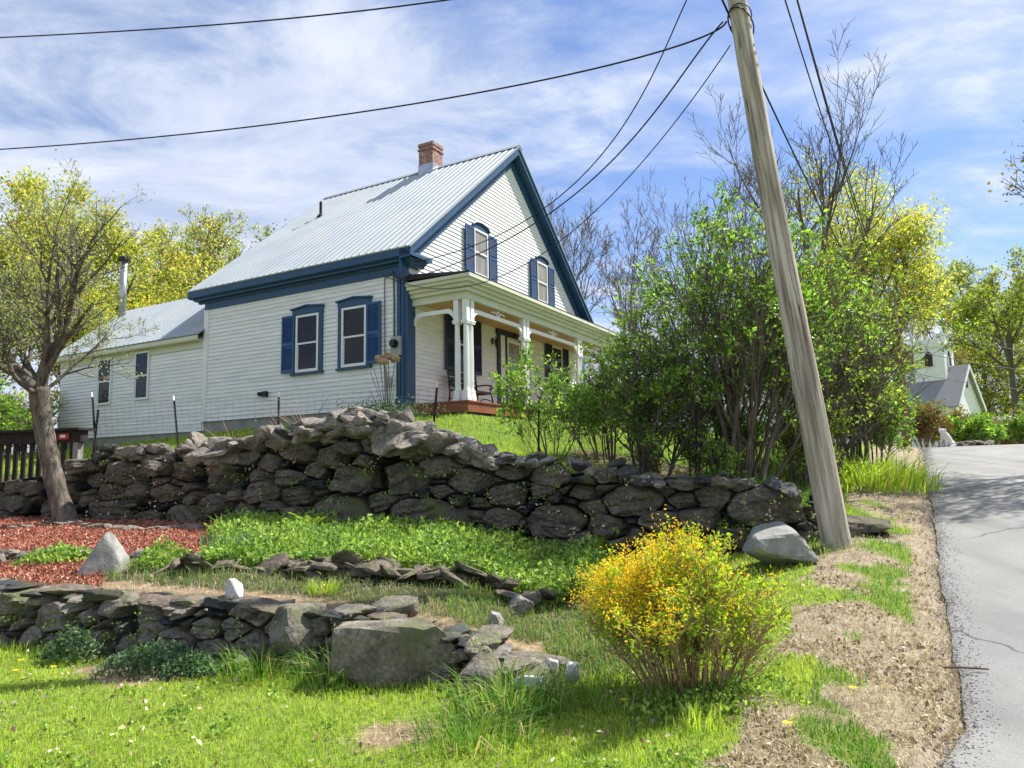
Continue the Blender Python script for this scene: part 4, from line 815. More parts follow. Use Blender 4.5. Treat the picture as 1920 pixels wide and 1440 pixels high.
while x < fl_-0.2: m.box((x, -0.03, -0.3), (x+0.10, 0.0, tz-0.272)); x += 0.19+rs.uniform(-0.01, 0.02)
m.build('slats', DKWOOD, rg)
m = MB(); m.box((fl_-1.0, -0.075, -0.4), (fl_-0.1, -0.035, 0.55)); m.build('lower_board', DKWOOD, rg)
m = MB(); m.box((fl_-0.15, -0.07, -0.4), (fl_-0.03, 0.05, tz-0.272)); m.build('post', GRYWOOD, rg)
m = MB(); m.box((fl_-0.45, -0.125, tz-0.22), (fl_-0.20, -0.102, tz-0.11)); pl = m.build('sign_plate', mat('red_plate', (0.30, 0.02, 0.02), (0.42, 0.03, 0.03), 20, 0.5), rg)
m = MB()
m.box((fl_-0.39, -0.131, tz-0.185), (fl_-0.27, -0.1255, tz-0.135))
m.build('pale_patch', WHITE, pl)
#PART3
# ------------------------------------------------------------------ vegetation tools
def leaves(mb, P, S, rng, up=0.3, asp=0.55, dirs=None):
    n = len(P)
    if n == 0: return
    P = np.asarray(P, float); S = np.broadcast_to(np.asarray(S, float), (n,))[:, None]
    d = rng.normal(size=(n, 3)); d[:, 2] += up
    if dirs is not None: d = d*0.6+dirs
    d /= np.linalg.norm(d, axis=1)[:, None]; e = rng.normal(size=(n, 3)); a = np.cross(d, e); a /= np.linalg.norm(a, axis=1)[:, None]+1e-9; nn = np.cross(d, a)
    V = np.stack([P, P+d*S*0.5+a*S*asp*0.5+nn*S*0.08, P+d*S, P+d*S*0.5-a*S*asp*0.5+nn*S*0.08], 1)
    mb.add(V.reshape(-1, 3), (np.arange(n)[:, None]*4+np.arange(4)[None]))
def blades(mb, P, hgt, wid, rng, lean=0.45, ddir=None):
    n = len(P)
    if n == 0: return
    P = np.asarray(P, float); h = np.broadcast_to(np.asarray(hgt, float), (n,))[:, None]; wv = np.broadcast_to(np.asarray(wid, float), (n,))[:, None]
    a = rng.uniform(0, 2*math.pi, n) if ddir is None else ddir
    L = np.stack([np.cos(a), np.sin(a), 0*a], 1); k = np.abs(rng.normal(lean, lean*0.5, n))[:, None]
    b = rng.uniform(0, 2*math.pi, n); side = np.stack([np.cos(b), np.sin(b), 0*b], 1)*wv*0.5; up = np.array([0, 0, 1.0])
    m1 = P+up*h*0.55+L*h*0.22*k; m2 = P+up*h*(0.98-0.25*k)+L*h*0.85*k
    V = np.stack([P-side, P+side, m1+side*0.8, m1-side*0.8, m2], 1); i = np.arange(n)[:, None]*5
    mb.add(V.reshape(-1, 3), [i+np.array([[0, 1, 2, 3]]), i+np.array([[3, 2, 4]])])
def R3(v, ax, a):
    c, s_ = math.cos(a), math.sin(a); return v*c+np.cross(ax, v)*s_+ax*(ax@v)*(1-c)
def grow(rng, p, d, L, r, lv, K, segs, tips):
    n = K['n'][lv]; last = lv >= K['lv']; sl = L/n; kids = K['kids'][lv] if not last else 0
    at_ = sorted(rng.uniform(K['st'][lv], 1.0, kids)) if kids else []; ai = 0; az = rng.uniform(0, 6.28)
    for i in range(n):
        d = unit(d+rng.normal(0, K['wig'][lv], 3)+np.array([0, 0, K['up'][lv]])); q = p+d*sl
        r0 = r*(1-0.75*i/n) if not last else r*(1-0.6*i/n); r1 = r*(1-0.75*(i+1)/n) if not last else r*(1-0.6*(i+1)/n)
        segs.append((p, q, max(r0, K['rm']), max(r1, K['rm']*0.7), lv))
        if last or lv >= K['lv']-1 and i > n*0.5: tips.append((p, q, lv))
        while ai < len(at_) and at_[ai] <= (i+1)/n:
            f = at_[ai]; ai += 1; az += 2.4+rng.normal(0, 0.4); ref = np.array([0, 0, 1.0]) if abs(d[2]) < 0.95 else np.array([1.0, 0, 0])
            ax = R3(unit(np.cross(d, ref)), d, az); cd = R3(d, ax, rng.normal(K['ang'][lv], 0.14)); cp = p+d*sl*(f*n-i)
            grow(rng, cp, cd, L*K['rat'][lv]*rng.uniform(0.75, 1.15)*(1-0.45*(f-K['st'][lv])), max(r*(1-0.75*f)*0.68, K['rm']), lv+1, K, segs, tips)
        p = q
def wood(segs, name, m, parent, o, k0=8):
    mb = MB(); lv = np.array([s[4] for s in segs])
    P0 = np.array([s[0] for s in segs])-o; P1 = np.array([s[1] for s in segs])-o; R0 = np.array([s[2] for s in segs]); R1 = np.array([s[3] for s in segs])
    for l in range(lv.max()+1):
        q = lv == l
        if q.any(): mb.frusta(P0[q], P1[q]+(P1[q]-P0[q])*0.04, R0[q], R1[q], (k0, 6, 4, 3, 3, 3)[l])
    return mb.build(name, m, parent, True)
def leafpts(tips, n, rng, sp):
    A = np.array([t[0] for t in tips]); B = np.array([t[1] for t in tips]); i = rng.integers(0, len(A), n) if hasattr(rng, 'integers') else rng.randint(0, len(A), n)
    return A[i]+(B-A)[i]*rng.uniform(0, 1, n)[:, None]+rng.normal(0, sp, (n, 3))
KT = dict(lv=4, n=(8, 6, 5, 4, 3), kids=(8, 6, 5, 4), st=(0.3, 0.25, 0.2, 0.15), wig=(0.05, 0.09, 0.12, 0.16, 0.2), up=(0.04, 0.09, 0.08, 0.05, 0.03), ang=(0.75, 0.7, 0.7, 0.7), rat=(0.62, 0.58, 0.55, 0.5), rm=0.008)
def tree(name, label, px, Yd, top, r0, leafm, nl, ls, seed, K=None, woodm=TWIG, spr=0.12, group=None, lean=(0, 0), base=None, cat='tree', twigs=True, xs=1.0):
    rng = np.random.RandomState(seed); b = at(px, 800, Yd); bz_ = gzf(b[0], b[1])-0.15 if base is None else base; p = np.array([b[0], b[1], bz_]); ht = at(px, top, Yd)[2]-bz_
    k = dict(KT); k.update(K or {}); k['rm'] = max(k['rm'], 0.00035*Yd); segs, tips = [], []
    grow(rng, np.zeros(3), unit([lean[0], lean[1], 1]), ht*0.80, r0, 0, k, segs, tips)
    zmax = max(s[1][2] for s in segs); f = np.array([ht/zmax*xs, ht/zmax*xs, ht/zmax]); segs = [(s[0]*f, s[1]*f, s[2], s[3], s[4]) for s in segs]; tips = [(t[0]*f, t[1]*f, t[2]) for t in tips]
    t = thing(name, label, cat, tuple(p), 0, group); wood(segs, 'trunk', woodm, t, np.zeros(3))
    if nl:
        mb = MB(); P = leafpts(tips, nl, rng, spr); leaves(mb, P, ls*rng.uniform(0.6, 1.3, nl), rng, 0.2, 0.7); mb.build('crown', leafm, t)
    return t
# ---- trees behind the house and along the road
MK = dict(kids=(11, 7, 5, 4), st=(0.2, 0.25, 0.2, 0.15), up=(0.03, 0.12, 0.08, 0.05, 0.02), ang=(0.72, 0.65, 0.7, 0.75), rat=(0.74, 0.6, 0.55, 0.5))
tree('maple_tree', 'big round maple with yellow green spring leaves behind the old bare tree', 140, 32, 312, 0.42, MAPLE, 42000, 0.15, 31, MK, spr=0.3, xs=1.15)
tree('maple_tree', 'yellow green maple cut by the left edge of the picture', -70, 30, 400, 0.30, MAPLE, 20000, 0.15, 32, MK, spr=0.3)
tree('young_tree', 'slim pale green tree rising right of the stove pipe, tallest there', 385, 47, 380, 0.26, MAPLE, 9000, 0.17, 33, dict(MK, ang=(0.45, 0.5, 0.6, 0.7)), spr=0.2)
tree('young_tree', 'orange tinged tree whose crown meets the left roof slope', 480, 44, 412, 0.26, FARGR, 9000, 0.19, 34, MK, spr=0.2)
tree('young_tree', 'low yellow tree right behind the stove pipe', 300, 40, 470, 0.24, MAPLE, 14000, 0.17, 35, dict(MK, st=(0.12, 0.2, 0.2, 0.15)), spr=0.2, xs=1.25)
tree('young_tree', 'low bushy tree between the stove pipe and the main roof', 405, 38, 500, 0.2, GOLD, 7000, 0.16, 36, dict(MK, st=(0.12, 0.2, 0.2, 0.15)), spr=0.2, xs=1.3)
BK = dict(wig=(0.05, 0.07, 0.07, 0.08, 0.08), n=(8, 7, 6, 5, 4), kids=(10, 7, 5, 4), st=(0.2, 0.2, 0.2, 0.15), up=(0.03, 0.14, 0.12, 0.10, 0.08), ang=(0.55, 0.55, 0.6, 0.6), rat=(0.66, 0.6, 0.55, 0.5))
tree('bare_tree', 'bare grey tree behind the right slope of the house roof', 1085, 36, 330, 0.22, None, 0, 0, 37, BK, GTWIG)
tree('bare_tree', 'smaller bare tree right of the house gable near the lilac', 1185, 40, 400, 0.16, RUSSET, 400, 0.12, 38, BK, GTWIG)
VK = dict(lv=4, n=(8, 7, 6, 5, 4), kids=(9, 7, 5, 4), st=(0.05, 0.2, 0.15, 0.15), up=(0.02, 0.16, 0.14, 0.12, 0.10), ang=(0.42, 0.42, 0.5, 0.55), rat=(0.85, 0.62, 0.52, 0.5), wig=(0.04, 0.05, 0.05, 0.06, 0.06))
tree('bare_tree', 'tall bare spreading tree behind the leaning pole', 1548, 22, 110, 0.15, None, 0, 0, 39, dict(VK, ang=(0.5, 0.42, 0.5, 0.55)), TWIG, xs=1.35)
tree('bare_tree', 'bare thin tree left of the leaning pole above the lilac', 1385, 24, 262, 0.10, None, 0, 0, 40, dict(VK, kids=(7, 6, 4, 3)), GTWIG, xs=1.1)
tree('maple_tree', 'golden green maple to the right of the leaning pole', 1640, 34, 338, 0.3, GOLD, 21000, 0.14, 41, dict(MK, st=(0.45, 0.25, 0.2, 0.15), ang=(0.8, 0.65, 0.7, 0.7)), spr=0.34, xs=0.95)
tree('roadside_tree', 'tall green tree rising just behind the church tower', 1800, 118, 492, 0.42, FARGR, 9000, 0.36, 42, dict(KT, st=(0.3, 0.25, 0.2, 0.15)), spr=0.4)
tree('roadside_tree', 'tall dark trunked tree right of the church, leafy at the top', 1862, 122, 486, 0.36, FARGR, 9000, 0.30, 43, dict(KT, st=(0.35, 0.25, 0.2, 0.15)), spr=0.35)
tree('roadside_tree', 'tall tree at the right edge of the picture near the crest', 1915, 62, 470, 0.38, FARGR, 9000, 0.28, 44, dict(KT, st=(0.35, 0.25, 0.2, 0.15)), spr=0.32)
tree('roadside_tree', 'orange green tree left of the church tower', 1705, 100, 575, 0.3, RUSSET, 8000, 0.36, 45, dict(KT, st=(0.2, 0.2, 0.2, 0.15)), spr=0.5)
tree('roadside_tree', 'slender green tree between the church and the right edge', 1885, 128, 540, 0.34, FARGR, 8000, 0.40, 46, None, spr=0.45)
for k, (px, Yd, tp, lab) in enumerate(((1835, 124, 660, 'low bright thicket right of the church tower'), (1890, 122, 650, 'low bright thicket under the tall trees near the right edge'), (1950, 115, 640, 'low green thicket reaching past the right edge'), (1760, 135, 650, 'low green thicket behind the church roof'))):
    tree('thicket_tree', lab, px, Yd, tp, 0.2, FARGR if k % 2 else MAPLE, 8000, 0.36, 50+k, dict(KT, st=(0.05, 0.1, 0.1, 0.1), ang=(0.9, 0.8, 0.8, 0.7)), spr=0.5, xs=1.7)
# tree outside the right edge: its bare limbs enter the picture and its shade falls on the road
tree('bare_tree', 'bare tree at the right edge with twigs reaching into the sky over the road', 2225, 13.2, 60, 0.17, RUSSET, 5000, 0.08, 62, dict(BK, st=(0.4, 0.2, 0.2, 0.15), ang=(0.75, 0.7, 0.7, 0.7)), TWIG, spr=0.15, xs=0.85)

# ---- old tree by the railing
ob = at(121, 972, 11.9); ot = thing('old_apple_tree', 'old leaning tree with grey bark and pale new buds beside the wall', 'tree', (ob[0], ob[1], gzf(ob[0], ob[1])))
oo = np.array(ot.location); rng = np.random.RandomState(17); trunk = [np.array([0.0, 0, -0.25])]
for (px, py) in ((121, 965), (108, 925), (95, 870), (83, 810), (76, 760), (74, 728)): trunk.append(at(px, py, 11.9)-oo)
Pt = np.array(trunk); t_ = np.linspace(0, 1, 26); kk = np.linspace(0, 1, len(Pt)); Pt = np.stack([np.interp(t_, kk, Pt[:, i]) for i in range(3)], 1)
m = MB(); m.tube(Pt, np.interp(t_, [0, 0.12, 0.3, 0.75, 1], [0.25, 0.185, 0.145, 0.145, 0.165])*(1+rng.normal(0, 0.02, 26)), 18)
segs, tips = [], []
AK = dict(lv=4, n=(7, 6, 5, 4, 3), kids=(8, 6, 4, 3), st=(0.12, 0.12, 0.1, 0.1), wig=(0.10, 0.13, 0.16, 0.2, 0.2), up=(0.08, 0.10, 0.10, 0.06, 0.02), ang=(0.75, 0.7, 0.7, 0.7), rat=(0.66, 0.6, 0.55, 0.5), rm=0.0028)
fork = at(75, 728, 11.9)-oo
for (px, py, dY, L, r) in ((-70, 650, 0.3, 2.2, 0.11), (25, 585, 0.7, 2.5, 0.075), (75, 540, -0.6, 2.6, 0.06), (128, 590, -0.3, 2.6, 0.095), (175, 640, 0.5, 1.7, 0.035), (100, 560, 1.0, 2.7, 0.06), (-20, 720, -0.8, 1.5, 0.05)):
    e = at(px, py, 11.9+dY)-oo; grow(rng, fork+np.array([0, 0, -0.08]), unit(e-fork), L, r, 0, AK, segs, tips)
lim = MB(); m.build('trunk', BARK, ot, True); wood([s for s in segs if s[4] <= 1], 'limbs', BARK, ot, np.zeros(3), 9); wood([(s[0], s[1], s[2], s[3], s[4]) for s in segs if s[4] > 1], 'twigs', GTWIG, ot, np.zeros(3))
mb = MB(); P = leafpts(tips, 10000, rng, 0.06); leaves(mb, P, 0.034*rng.uniform(0.6, 1.5, len(P)), rng, 0.2, 0.6); mb.build('crown', PALEBUD, ot)

# ---- multi-stemmed shrubs
SK = dict(lv=3, n=(7, 5, 4, 3), kids=(8, 6, 4), st=(0.25, 0.2, 0.15), wig=(0.09, 0.14, 0.18, 0.2), up=(0.05, 0.10, 0.08, 0.05), ang=(0.55, 0.6, 0.65), rat=(0.55, 0.55, 0.55), rm=0.004)
def shrub(name, label, px, py, Yd, top, half, stems, leafm, nl, ls, seed, woodm=TWIG, r0=0.035, cat='shrub', clump=0.07, K=None, group=None, base_r=0.25, low=0.35, z=None, lowcut=0.0):
    rng = np.random.RandomState(seed); b = at(px, py, Yd); gz_ = gzf(b[0], b[1]) if z is None else z; o = np.array([b[0], b[1], gz_]); ht = at(px, top, Yd)[2]-gz_; hw_ = half*Yd/FPX
    k = dict(SK); k.update(K or {}); segs, tips = [], []
    for i in range(stems):
        a = 2*math.pi*(i+rng.uniform(0, 0.8))/stems; q = rng.uniform(0.0, 1.0)**0.7; fl_ = hw_*q
        d = unit([math.cos(a)*fl_, math.sin(a)*fl_*0.75, ht*(1-low*q*q)]); L = (ht*(1-low*q*q))*rng.uniform(0.62, 0.8)/max(d[2], 0.35)
        grow(rng, np.array([math.cos(a)*base_r*q, math.sin(a)*base_r*q, -0.1]), d, L, r0*rng.uniform(0.6, 1.2), 0, k, segs, tips)
    zm = max(s[1][2] for s in segs); f = ht/zm; segs = [(s[0]*f, s[1]*f, s[2], s[3], s[4]) for s in segs]; tips = [(t[0]*f, t[1]*f, t[2]) for t in tips]
    t = thing(name, label, cat, tuple(o), 0, group); wood(segs, 'stems', woodm, t, np.zeros(3), 6)
    mb = MB(); G_ = 10; nc = nl//G_; Pc = leafpts(tips, nc, rng, 0.02)
    if lowcut: Pc = Pc[rng.rand(nc) < np.clip((Pc[:, 2]/ht-lowcut)/0.4, 0.06, 1)]; nc = len(Pc)
    P = np.repeat(Pc, G_, 0); Dr = rng.normal(0, 1, (nc*G_, 3)); Dr /= np.linalg.norm(Dr, axis=1)[:, None]; P = P+Dr*clump*rng.uniform(0.1, 1.1, (nc*G_, 1)); leaves(mb, P, np.repeat(ls*rng.uniform(0.65, 1.25, nc), G_)*rng.uniform(0.5, 1.3, len(P)), rng, 0.35, 0.6, Dr*1.2); mb.build('foliage', leafm, t)
    return t, tips, rng
shrub('lilac_bush', 'tall multi-stemmed lilac bush left of the leaning pole', 1385, 880, 10.4, 338, 205, 20, LILAC, 15000, 0.070, 71, r0=0.045, K=dict(kids=(7, 6, 4)))
shrub('lilac_bush', 'tall olive green bush directly behind the leaning pole', 1530, 860, 11.9, 372, 165, 18, OLIVE, 12000, 0.066, 72, r0=0.035)
shrub('lilac_bush', 'broad olive bush right of the leaning pole beside the verge', 1600, 850, 13.6, 470, 98, 16, OLIVE, 10500, 0.070, 73, r0=0.03)
shrub('lilac_bush', 'dark green bush between the porch and the tall lilac', 1215, 885, 10.7, 600, 130, 13, LILAC, 8000, 0.062, 74, r0=0.026)
shrub('lilac_bush', 'low dark bush behind the porch end of the tall wall', 1140, 850, 12.2, 640, 80, 10, LILAC, 5000, 0.060, 75, r0=0.022)
shrub('young_lilac', 'small thin stemmed young lilac in front of the porch door', 1028, 850, 10.5, 655, 75, 8, LILAC, 4200, 0.060, 76, r0=0.014, K=dict(kids=(5, 4, 3), st=(0.45, 0.2, 0.15)), base_r=0.06)
shrub('low_bush', 'low bright green bush on the bank beyond the pole', 1640, 860, 14.2, 690, 90, 10, LILAC, 6000, 0.08, 77, r0=0.02)
shrub('low_bush', 'dense undergrowth bush at the foot of the tall lilac', 1300, 890, 10.6, 760, 130, 10, LILAC, 4000, 0.06, 78, r0=0.014)
shrub('low_bush', 'undergrowth bush behind the pole foot on the wall', 1480, 885, 11.0, 700, 120, 10, OLIVE, 4500, 0.06, 79, r0=0.014)
for k, (px, Yd, tp, hf, mt_, lab) in enumerate(((1735, 31, 752, 40, RUSSET, 'russet bush right behind the brown crest pole'), (1795, 34, 762, 40, RUSSET, 'russet and green bush below the church gable'), (1832, 31, 772, 36, LILAC, 'green bush behind the white sitting dog'), (1885, 36, 770, 50, RUSSET, 'low russet bush near the right end of the road'), (1665, 30, 700, 55, LILAC, 'green bush left of the brown crest pole'), (1940, 34, 752, 50, LILAC, 'green bush cut by the right edge at the road end'))):
    shrub('roadside_bush', lab, px, 838, Yd, tp, hf, 12, mt_, 5000, 0.13, 80+k, TTWIG if mt_ is RUSSET else TWIG, 0.025, clump=0.16, low=0.25)
for k, (px, Yd, tp, hf, lab) in enumerate(((20, 22, 690, 110, 'yellow green bush seen over the wooden railing'), (-60, 19, 660, 110, 'leafy bush at the left edge behind the railing'))):
    shrub('garden_bush', lab, px, 860, Yd, tp, hf, 12, MAPLE if k == 0 else LILAC, 6000, 0.10, 90+k, TWIG, 0.025, clump=0.12, z=1.4)

# ---- forsythia
FK = dict(lv=2, n=(9, 6, 4), kids=(9, 4), st=(0.3, 0.15), wig=(0.06, 0.10, 0.12), up=(-0.03, 0.06, 0.02), ang=(0.5, 0.5), rat=(0.42, 0.5), rm=0.0028)
t, tips, rng = shrub('forsythia_bush', 'rounded shrub with yellow flowers and lime leaves by the verge', 1295, 1300, 5.05, 985, 122, 80, LIME, 30000, 0.031, 95, TTWIG, 0.0085, clump=0.035, K=FK, base_r=0.22, low=0.30, lowcut=0.18)
A = np.array([q[1] for q in tips]); sel = A[(A[:, 0] < -0.20+rng.normal(0, 0.24, len(A))) & (rng.rand(len(A)) < 0.62) & (A[:, 2] > 0.55+0.3*(A[:, 0] > -0.2))|((rng.rand(len(A)) < 0.06) & (A[:, 2] > 0.6))]
mb = MB(); P = np.repeat(sel, 12, 0); P = P+rng.normal(0, 0.045, P.shape); leaves(mb, P, 0.026*rng.uniform(0.6, 1.3, len(P)), rng, 0.3, 0.42); mb.build('flowers', YFLOW, t)
# underbrush at its base
# ---- plants beside the house
hp = at(728, 775, 15.0); hyd = thing('hydrangea', 'dry hydrangea with brown flower heads at the house corner', 'plant', (hp[0], hp[1], gzf(hp[0], hp[1]))); ho_ = np.array(hyd.location); rng = np.random.RandomState(4)
m = MB(); hd = MB()
for (px, py) in ((712, 672), (728, 668), (741, 672), (720, 678)):
    e = at(px, py, 15.0+rng.normal(0, 0.1))-ho_; m.tube([(rng.normal(0, 0.03), 0, -0.1), e*0.45+rng.normal(0, 0.03, 3), e], 0.008, 5)
    V, F = ico(2); hd.add(V*(1+0.25*rng.normal(size=(len(V), 1)))*[0.10, 0.10, 0.085]+e, F)
for k in range(9):
    e = at(rng.uniform(690, 748), rng.uniform(690, 740), 15.0+rng.normal(0, 0.15))-ho_; m.tube([(0, 0, -0.1), e*0.5, e], 0.006, 4)
m.build('stems', GTWIG, hyd, True); hd.build('flower_heads', DRYF, hyd)
mb = MB(); P = rng.normal(0, 1, (1400, 3))*[0.42, 0.25, 0.12]+[0.05, -0.3, 0.22]; leaves(mb, P, 0.06, rng); mb.build('leaves', SAGE, hyd)
for k, (px, py, hpx, n, lab) in enumerate(((575, 785, 75, 16, 'clump of tall bare stems on the rubble below the wall windows'), (440, 800, 70, 10, 'sparse weedy stems below the left corner of the main house'), (540, 788, 60, 8, 'thin bare stems beside a dark fence post'))):
    q = at(px, py, 12.0); t = thing('bare_stemmed_plant', lab, 'plant', (q[0], q[1], gzf(q[0], q[1]))); m = MB(); hh = hpx*12/FPX
    for i in range(n):
        e = np.array([rng.normal(0, 0.28), rng.normal(0, 0.15), hh*rng.uniform(0.5, 1.15)]); m.tube([(rng.normal(0, 0.05), 0, -0.15), e*[0.35, 0.35, 0.5], e], [0.007, 0.005, 0.003], 4)
    m.build('stems', TTWIG, t); mb = MB(); P = rng.normal(0, 1, (260, 3))*[0.25, 0.12, 0.1]+[0, -0.1, 0.12]; leaves(mb, P, 0.05, rng); mb.build('leaves', SAGE, t)

# ---- grasses and ground cover (uncountable)
rng = np.random.RandomState(77)
def scatter(n, y0, y1, lo=-1.35, hi=1.0):
    y = y0*np.exp(rng.uniform(0, 1, n)*math.log(y1/y0)); x = y*rng.uniform(lo, hi, n); return x, y
x, y = scatter(420000, 2.6, 30); r = region(x, y); s, t = st(x, y); keep = np.ones(len(x), bool)
hx = np.array([HO[0], HO[1]]); lx = (x-HO[0])*SN+(y-HO[1])*CN; ly = -(x-HO[0])*CN+(y-HO[1])*SN
inside = (lx > -0.05) & (lx < 10.2) & (ly > -1.7) & (ly < 14.4); P = np.stack([x, y, gz(x, y)], 1)
def sub(mask): return P[mask & ~inside]
shade = wob(x, y, 0.8)
mb = MB(); q = (r == 0) & (t > 0.7); Q = sub(q); hh = (0.040+0.014*wob(Q[:, 0], Q[:, 1], 1.2))*rng.uniform(0.6, 1.4, len(Q)); hh = np.maximum(hh, 0.02)
edge_ = np.exp(-np.abs(Q[:, 1]-w1(Q[:, 0])+0.12)/0.16)*(Q[:, 0] < 0.6); hh = hh*(1+2.2*edge_*rng.rand(len(Q))); blades(mb, Q, hh, 0.0055*(Q[:, 1]/5)**0.6, rng, 0.5)
q = (r == 4); Q = sub(q); blades(mb, Q, 0.085*rng.uniform(0.5, 1.4, len(Q)), 0.007*(Q[:, 1]/8)**0.7, rng, 0.5)
tag(mb.build('lawn_grass', GRASS), 'short bright green lawn grass', kind='stuff')
mb = MB(); q = (r == 1) & (rng.rand(len(x)) < np.where(x < -0.6, 0.35, 0.8)) & ((y < mid(x)-0.05+0.2*shade) | (x > 0.2)); Q = sub(q); blades(mb, Q, (0.10+0.05*wob(Q[:, 0], Q[:, 1], 1.5))*rng.uniform(0.5, 1.5, len(Q)), 0.006, rng, 0.6)
q = (r == 0) & (t <= 0.7); Q = sub(q); blades(mb, Q, 0.07*rng.uniform(0.5, 1.3, len(Q)), 0.006, rng, 0.6)
q = (r == 0) & (x > -0.3) & (x < 1.0) & (y > 4.75) & (y < 6.2) & (rng.rand(len(x)) < 0.6); Q = sub(q); Q = Q[rng.rand(len(Q)) < 0.5]; blades(mb, Q, 0.15*rng.uniform(0.5, 1.4, len(Q)), 0.007, rng, 0.8)
q = (r == 6) & (rng.rand(len(x)) < 0.35); Q = sub(q); blades(mb, Q, 0.18*rng.uniform(0.4, 1.4, len(Q)), 0.008, rng, 0.6)
q = (t > 0.4) & (t < 2.8) & (s > 9.8) & (s < 19) & (rng.rand(len(x)) < 0.9) & (t > 1.4+0.3*np.sin(s)); Q = sub(q); blades(mb, Q, 0.30*rng.uniform(0.5, 1.4, len(Q)), 0.016, rng, 0.7)
tag(mb.build('rough_grass', GRASS2), 'longer rough green grass on banks and terraces', kind='stuff')
mb = MB(); q = ((r == 3) & (rng.rand(len(x)) < 0.75)) | ((r == 5) & (rng.rand(len(x)) < 0.5)) | ((r == 1) & (y < w1(x)+1.5) & (rng.rand(len(x)) < 0.7)); Q = sub(q); Q[:, 2] += 0.004
blades(mb, Q, 0.055*rng.uniform(0.4, 1.4, len(Q)), 0.004, rng, 1.25); tag(mb.build('dead_grass', STRAW), 'dry straw coloured grass on verge and bare soil', kind='stuff')
mb = MB(); q = ((r == 3) & (rng.rand(len(x)) < 0.45) & (wob(x, y, 1.7)+0.6*wob(x*3, y*3, 2) > 0.05)) | ((r == 6) & (rng.rand(len(x)) < 0.25)); Q = sub(q); Q[:, 2] += 0.008
leaves(mb, Q, 0.032*rng.uniform(0.4, 1.4, len(Q)), rng, 0.0, 0.75); tag(mb.build('leaf_litter', LITTER), 'brown dry leaf litter strewn over the verge', kind='stuff')
mb = MB(); q = (r == 2); Q = sub(q); Q = np.repeat(Q, 4, 0)+rng.normal(0, 0.025, (4*len(Q), 3))*[1, 1, 0.25]; Q[:, 2] += 0.006; leaves(mb, Q, 0.040*rng.uniform(0.4, 1.5, len(Q)), rng, 0.0, 0.35); tag(mb.build('mulch_chips', MULCHP), 'red wood mulch chips covering the left beds', kind='stuff')
# leafy ground cover between the walls
x2, y2 = scatter(60000, 6.8, 12.5, -0.55, 0.5); g2 = (y2 > mid(x2)+0.08) & (y2 < w2(x2)-0.02) & (x2 > -0.415*y2+0.15*np.sin(y2*3)) & (x2 < 2.6) & (region(x2, y2) == 1); x2, y2 = x2[g2], y2[g2]
nb = wob(x2, y2, 2.0); hgt = np.clip(0.19+0.15*nb+0.06*wob(x2*4, y2*4, 2), 0.03, 0.42)*np.where(x2 > 1.0, 0.55, 1.0); Pc = np.stack([x2, y2, gz(x2, y2)+hgt*rng.uniform(0.35, 1, len(x2))], 1); kp = rng.rand(len(x2)) < 0.8; Pc = Pc[kp]
mb = MB(); PP = np.repeat(Pc, 3, 0)+rng.normal(0, 0.025, (3*len(Pc), 3)); leaves(mb, PP, 0.066*rng.uniform(0.4, 1.5, len(PP)), rng, 0.25, 0.42); bq = rng.rand(len(x2)) < 0.12*(wob(x2+9, y2, 1.5) > 0); blades(mb, np.stack([x2, y2, gz(x2, y2)], 1)[bq], 0.34*rng.uniform(0.6, 1.2, bq.sum()), 0.013, rng, 0.6); tag(mb.build('ground_cover', COVER), 'dense leafy green ground cover between the two walls', kind='stuff')
mb = MB(); q = (r == 0) & (t > 0.8) & (wob(x*1.7+3, y*1.7, 2.0) > 0.35) & (rng.rand(len(x)) < 0.16); Q = sub(q); Q = np.repeat(Q, 3, 0)+rng.normal(0, 0.012, (3*len(Q), 3))*[1, 1, 0]; Q[:, 2] += 0.03; leaves(mb, Q, 0.026*rng.uniform(0.6, 1.3, len(Q)), rng, 0.2, 0.8)
tag(mb.build('lawn_weeds', COVER), 'small round leaved weeds spread through the lawn', kind='stuff')
mb = MB(); q = ((r == 0) | (r == 1) | (r == 4)) & (t > 0.8) & (rng.rand(len(x)) < 0.012); Q = sub(q); Q[:, 2] += 0.03; leaves(mb, Q, 0.04*rng.uniform(0.5, 1.3, len(Q)), rng, 0.0, 0.7)
nw = 150; xw = rng.uniform(-7.3, 3.9, nw); yw = w2(xw)-0.03; hw2 = np.interp(xw, W2T[:, 0], W2T[:, 1]); zw = gz(xw, yw-0.1)+(hw2-gz(xw, yw-0.1))*rng.uniform(0.1, 0.98, nw); Pw = np.stack([xw, yw+0.14*(zw-0.8), zw], 1)
Q = np.repeat(Pw[:70], 9, 0)+rng.normal(0, 0.05, (630, 3))*[1, 0.5, 0.5]; leaves(mb, Q, 0.045*rng.uniform(0.5, 1.3, 630), rng, 0.0, 0.6); tag(mb.build('fallen_leaves', LITTER), 'scattered dry brown leaves in grass and wall joints', kind='stuff')
mb = MB(); Q = np.repeat(Pw[70:], 12, 0)+rng.normal(0, 0.045, (960, 3))*[1.3, 0.5, 0.7]; leaves(mb, Q, 0.04*rng.uniform(0.5, 1.3, 960), rng, 0.3, 0.6)
x1w = rng.uniform(-5.5, -0.1, 40); P1 = np.stack([x1w, w1(x1w)+0.0, rng.uniform(0.08, 0.42, 40)], 1); Q = np.repeat(P1, 10, 0)+rng.normal(0, 0.03, (400, 3)); leaves(mb, Q, 0.03, rng, 0.3, 0.6); tag(mb.build('joint_weeds', COVER), 'small green weeds sprouting in the stone wall joints', kind='stuff')
